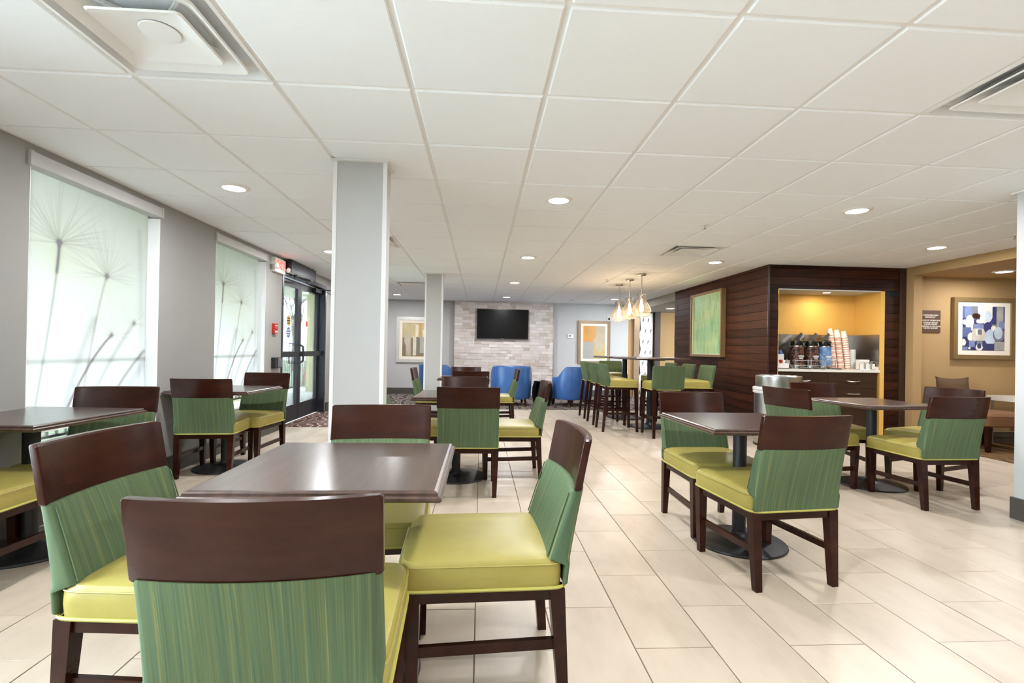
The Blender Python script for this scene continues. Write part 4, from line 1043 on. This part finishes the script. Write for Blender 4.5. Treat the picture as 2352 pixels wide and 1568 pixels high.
TZ = .728
def table_proto():
    t = thing('dining_table', 'proto', 'table', (0, 0, 0), 0, 'square pedestal dining tables')
    hx, hy = .355, .37
    def rc(d, z): return [(-hx + d, -hy + d, z), (hx - d, -hy + d, z), (hx - d, hy - d, z), (-hx + d, hy - d, z)]
    top = obj('tabletop', B().loops([rc(.02, TZ - .034), rc(.006, TZ - .03), rc(0, TZ - .024), rc(0, TZ - .017), rc(.005, TZ - .0135), rc(.012, TZ - .012), rc(.012, TZ - .006), rc(.016, TZ - .002), rc(.023, TZ)]).me('top', True, .25), 'table_wood', t)
    obj('post', B().lathe([(.038, .03), (.038, TZ - .04)], 24).me('post'), 'black_metal', t)
    obj('mount_plate', boxme((-.14, -.14, TZ - .045), (.14, .14, TZ - .033), .004, 1), 'black_metal', t)
    obj('base_disc', B().lathe([(.262, 0), (.265, .006), (.26, .013), (.20, .022), (.10, .032), (.06, .04), (.044, .055), (.038, .07)], 48).me('base'), 'black_metal', t)
    return t
TB = [(-.455, 1.755, 0, 'nearest square dining table in the foreground'), (-2.415, 2.855, -3, 'square dining table cut by the left edge by the window'), (-2.315, 4.725, 0, 'square dining table against the wall between the windows'),
      (-.200, 4.420, 0, 'square dining table in the middle behind the nearest one'), (-.225, 7.070, 0, 'farthest square dining table before the slim column'), (1.560, 2.900, 1.5, 'square dining table at right in the aisle, front one'), (3.430, 4.170, 4, 'square dining table at right before the coffee niche')]
tp = table_proto()
for k, (x, y, a, lab) in enumerate(TB):
    o = tp if k == 0 else copy_tree(tp); o.location = (x, y, 0); o.rotation_euler = (0, 0, math.radians(a)); o['label'] = lab

# bar tables and stools
HZ = 1.045
def bar_table(x, y, a, label):
    t = thing('bar_table', label, 'bar table', (x, y, 0), math.radians(a), 'tall bar tables under the pendants'); h = .43
    def rc(d, z): return [(-h + d, -h + d, z), (h - d, -h + d, z), (h - d, h - d, z), (-h + d, h - d, z)]
    obj('tabletop', B().loops([rc(.016, HZ - .032), rc(0, HZ - .026), rc(0, HZ - .014), rc(.006, HZ - .01), rc(.012, HZ)]).me('top', True, .25), 'table_wood', t)
    obj('post', B().lathe([(.042, .03), (.042, HZ - .04)], 24).me('post'), 'black_metal', t)
    obj('mount_plate', boxme((-.16, -.16, HZ - .043), (.16, .16, HZ - .031), .004, 1), 'black_metal', t)
    obj('base_disc', B().lathe([(.30, 0), (.303, .006), (.298, .013), (.2, .024), (.07, .036), (.046, .06), (.042, .075)], 48).me('base'), 'black_metal', t)
bar_table(2.56, 7.40, 8, 'tall bar table under the pendants, nearer one'); bar_table(2.47, 8.42, 4, 'tall bar table under the pendants, farther one')
def slean(z): return -.215 - .05 * max(0, (z - .63) / .32)
def stool_proto():
    r = thing('bar_stool', 'proto', 'bar stool')
    rings = [sring(.205, .205, .622, .16, 44, 0, .018), sring(.215, .217, .628, .16, 44, 0, .018), sring(.217, .220, .68, .16, 44, 0, .018), sring(.214, .217, .715, .18, 44, 0, .018), sring(.195, .195, .732, .24, 44, 0, .018), sring(.10, .11, .744, .5, 44, 0, .018), sring(.02, .02, .746, 1, 44, 0, .018)]
    seat = obj('seat', B().loops(rings).me('seat'), 'lime_vinyl', r)
    obj('piping', B().tube(sring(.219, .230, .630, .16, 56, 0, .008), .0055, 6, closed=True).me('piping'), 'piping_yellow', seat)
    def sr(hw, th, z):
        out = []
        for i in range(40):
            a = 2*PI*i/40; x = hw * sp(math.cos(a), .25); y = th / 2 * sp(math.sin(a), .3); out.append((x, slean(z) + y + th / 2 - .03 * (1 - (x / .22) ** 2) * min(1, (z - .6) / .2), z))
        return out
    back = obj('backrest', B().loops([sr(.205, .06, .636), sr(.213, .072, .642), sr(.215, .075, .72), sr(.216, .07, .80), sr(.217, .065, .88), sr(.216, .06, .935), sr(.205, .045, .948)]).me('back'), 'green_fabric', r)
    obj('seam', B().tube([(0, slean(z) + .003 - .03 * min(1, (z - .6) / .2) - .003, z) for z in (.65, .75, .85, .935)], .0025, 5).me('seam'), 'green_fabric', back)
    for s in (-1, 1):
        obj('leg', taper(B(), s * .198, .225, 0, .016, s * .188, .205, .624, .024).bevel(.003, 1).me('leg'), 'chair_wood', r)
        obj('leg', taper(B(), s * .204, -.262, 0, .016, s * .188, -.205, .636, .024).bevel(.003, 1).me('leg'), 'chair_wood', r)
        obj('stretcher', B().hexa([(s * .194 - .009, -.23, .24), (s * .194 + .009, -.23, .24), (s * .194 + .009, .21, .24), (s * .194 - .009, .21, .24), (s * .194 - .009, -.23, .272), (s * .194 + .009, -.23, .272), (s * .194 + .009, .21, .272), (s * .194 - .009, .21, .272)]).me('stretcher', False), 'chair_wood', r)
    obj('footrest', boxme((-.18, .207, .20), (.18, .227, .235), .003, 1), 'chair_wood', r); obj('stretcher', boxme((-.18, -.248, .255), (.18, -.228, .287), .003, 1), 'chair_wood', r)
    b = B().box((-.17, .195, .588), (.17, .217, .624)); b.box((-.17, -.215, .588), (.17, -.193, .63))
    for s in (-1, 1): b.box((s * .192 - .011, -.19, .588), (s * .192 + .011, .19, .624))
    obj('seat_frame', b.me('sf', False), 'chair_wood', r)
    return r
ST = [(1.985, 7.09, -90, 'nearest bar stool at the left of the bar tables'), (1.990, 7.72, -90, 'middle bar stool at the left of the bar tables'), (2.000, 8.42, -90, 'farthest bar stool at the left of the bar tables'),
      (2.470, 6.63, 0, 'bar stool at the near end of the bar tables, back to the camera'), (3.06, 7.05, 90, 'nearest bar stool at the right, against the plank wall'), (3.08, 7.75, 90, 'middle bar stool at the right, against the plank wall'), (3.06, 8.45, 90, 'farthest bar stool at the right, against the plank wall'), (2.47, 9.15, 180, 'bar stool at the far end of the bar tables, facing the camera')]
spx = stool_proto()
for k, (x, y, a, lab) in enumerate(ST):
    o = spx if k == 0 else copy_tree(spx); o.location = (x, y, 0); o.rotation_euler = (0, 0, math.radians(a)); o['label'] = lab; o['group'] = 'upholstered bar stools'

# blue armchairs
def armchair_proto():
    r = thing('armchair', 'proto', 'armchair')
    def top(th):  # height of the shell by angle from the back
        a = abs(th); s = min(1, max(0, (a - math.radians(62)) / math.radians(34))); s = s * s * (3 - 2 * s); return .80 - .20 * s - .02 * (a / 2) ** 2
    n = 56; amax = math.radians(128); verts = []
    b = B(); rings = []
    for i in range(n + 1):
        th = -amax + 2 * amax * i / n; zt = top(th); d = Vector((math.sin(th), -math.cos(th), 0))
        sx, sy = 1.0, .96
        def P(rad, z): return (d.x * rad * sx, d.y * rad * sy, z)
        rings.append([P(.385, .13), P(.405, .17), P(.418, .45), P(.425, zt - .03), P(.418, zt - .008), P(.40, zt), P(.355, zt), P(.335, zt - .012), P(.328, zt - .05), P(.325, .40), P(.32, .15), P(.33, .13)])
    b.loops(rings); sh = obj('shell', b.me('shell', True, .9), 'blue_leather', r)
    for deg in (-48, 48, -92, 92):
        th = math.radians(deg); d = Vector((math.sin(th), -math.cos(th) * .96, 0)); zt = top(th)
        obj('seam', B().tube([d * .408 + Vector((0, 0, .17)), d * .419 + Vector((0, 0, .45)), d * .426 + Vector((0, 0, zt - .03))], .004, 6).me('seam'), 'blue_leather', sh)
    obj('seat_cushion', B().loops([sring(.29, .29, .30, .5, 40, 0, .06), sring(.31, .31, .33, .5, 40, 0, .06), sring(.312, .312, .42, .5, 40, 0, .06), sring(.28, .28, .45, .5, 40, 0, .06), sring(.1, .1, .458, .8, 40, 0, .06)]).me('cushion'), 'blue_leather', r)
    obj('seat_base', B().loops([sring(.30, .30, .13, .5, 40, 0, .06), sring(.305, .305, .30, .5, 40, 0, .06)]).me('sbase'), 'blue_leather', r)
    for x, y in ((-.27, -.24), (.27, -.24), (-.24, .28), (.24, .28)): obj('leg', taper(B(), x * 1.05, y * 1.05, 0, .018, x, y, .135, .027).bevel(.003, 1).me('leg'), 'chair_wood', r)
    return r
AC = [(.635, 10.25, 0, 'blue leather armchair in the middle, back to the camera before the stone wall'), (1.90, 10.28, 38, 'blue leather armchair behind the bar stools, turned left'), (-.85, 10.45, -38, 'blue leather armchair behind the slim column, turned right')]
ap = armchair_proto()
for k, (x, y, a, lab) in enumerate(AC):
    o = ap if k == 0 else copy_tree(ap); o.location = (x, y, .004); o.rotation_euler = (0, 0, math.radians(a)); o['label'] = lab; o['group'] = 'blue leather barrel armchairs'
dt = thing('drum_table', 'glossy black drum side table between the blue armchairs', 'side table', (1.275, 10.17, .004))
def dwall(a0, a1):
    rings = []
    for i in range(25):
        a = a0 + (a1 - a0) * i / 24; c, s = math.cos(a), math.sin(a)
        rings.append([(r * c, r * s, z) for r, z in ((.165, 0), (.205, .12), (.215, .25), (.205, .38), (.175, .49), (.15, .49), (.182, .37), (.192, .25), (.182, .13), (.145, 0))])
    return B().loops(rings).me('stave')
for a0 in (math.radians(150), math.radians(-30)): obj('side_stave', dwall(a0 - math.radians(62), a0 + math.radians(62)), 'glossy_black', dt)
obj('top', B().lathe([(.165, .475), (.178, .482), (.178, .492), (.165, .497)], 36).me('top'), 'glossy_black', dt); obj('bottom', B().lathe([(.15, 0), (.15, .012)], 36).me('bottom'), 'glossy_black', dt)

# steel bin
tc = thing('trash_bin', 'round stainless steel bin with a bag collar beside the plank box', 'trash bin', (3.70, 5.985, 0))
R = .272
obj('body', B().lathe([(R - .006, 0), (R, .012), (R, .64), (R - .004, .645)], 56).me('body'), 'steel', tc)
obj('hood', B().lathe([(R - .014, .70), (R - .012, .705), (R - .012, .855), (R - .018, .862), (R - .03, .862), (R - .05, .80)], 56, cap0=False, cap1=False).me('hood'), 'steel', tc)
obj('bag_collar', B().lathe([(R + .002, .640), (R + .014, .648), (R + .016, .668), (R + .008, .676), (R + .018, .69), (R + .016, .712), (R + .0, .72), (R - .013, .722)], 56, cap0=False, cap1=False).me('collar'), 'bag_plastic', tc)
obj('inner_liner', B().lathe([(R - .03, .60), (R - .032, .84)], 40, cap1=False).me('liner'), 'dark_void', tc)
obj('base_ring', B().lathe([(R + .004, 0), (R + .005, .02), (R, .026)], 56, cap1=False).me('ring'), 'black_metal', tc)

# alcove lounge seat, pillow and side table
lc = thing('lounge_bench', 'tan upholstered bench with dark legs in the alcove', 'bench', (6.33, 5.86, .004))
obj('seat', B().loops([sring(.31, .31, .30, .14, 40), sring(.325, .325, .315, .14, 40), sring(.325, .325, .43, .14, 40), sring(.30, .30, .46, .2, 40), sring(.1, .1, .468, .6, 40)]).me('seat'), 'tan_fabric', lc)
for x, y in ((-.28, -.28), (.28, -.28), (-.28, .28), (.28, .28)): obj('leg', taper(B(), x, y, 0, .02, x, y, .302, .028).bevel(.003, 1).me('leg'), 'chair_wood', lc)
bk = obj('backrest', B().loops([[(.31 * sp(math.cos(2*PI*i/40), .2), .30 + .035 * sp(math.sin(2*PI*i/40), .3), z) for i in range(40)] for z in (.30, .45, .56, .60)]).me('bk'), 'tan_fabric', lc)
pw = []
for i in range(9):
    row = []
    for j in range(13):
        u, v = j / 6 - 1, i / 4 - 1; edge_ = (1 - u * u) * (1 - v * v)
        row.append((u, v, edge_))
    pw.append(row)
b = B(); fr_, bk_ = [], []
for s in (1, -1):
    g = [[b.bm.verts.new((.215 * u * (1 - .10 * (1 - v * v)), s * (.012 + .085 * e_ ** .6) , .205 * v * (1 - .14 * (1 - u * u)))) for u, v, e_ in row] for row in pw]
    for i in range(8):
        for j in range(12): b.bm.faces.new((g[i][j], g[i][j+1], g[i+1][j+1], g[i+1][j]))
bmesh.ops.remove_doubles(b.bm, verts=b.bm.verts, dist=.03)
tag(obj('pillow', b.me('pillow', True, 3), 'brown_fabric', None, (6.09, 6.06, .675), (-.22, 0, -.08)), 'brown scatter pillow standing on the alcove bench', 'pillow')
stb = thing('side_table', 'small pale side table with metal legs beside the alcove bench', 'side table', (6.93, 5.96, .004))
obj('top', boxme((-.26, -.22, .575), (.26, .22, .635), .006, 2), 'marble_white', stb)
for x in (-.22, .22):
    for y in (-.18, .18): obj('leg', B().tube([(x, y, 0), (x, y, .575)], .013, 8).me('leg'), 'steel', stb)
for y in (-.18, .18): obj('stretcher', B().tube([(-.22, y, .16), (.22, y, .16)], .009, 8).me('str'), 'steel', stb)
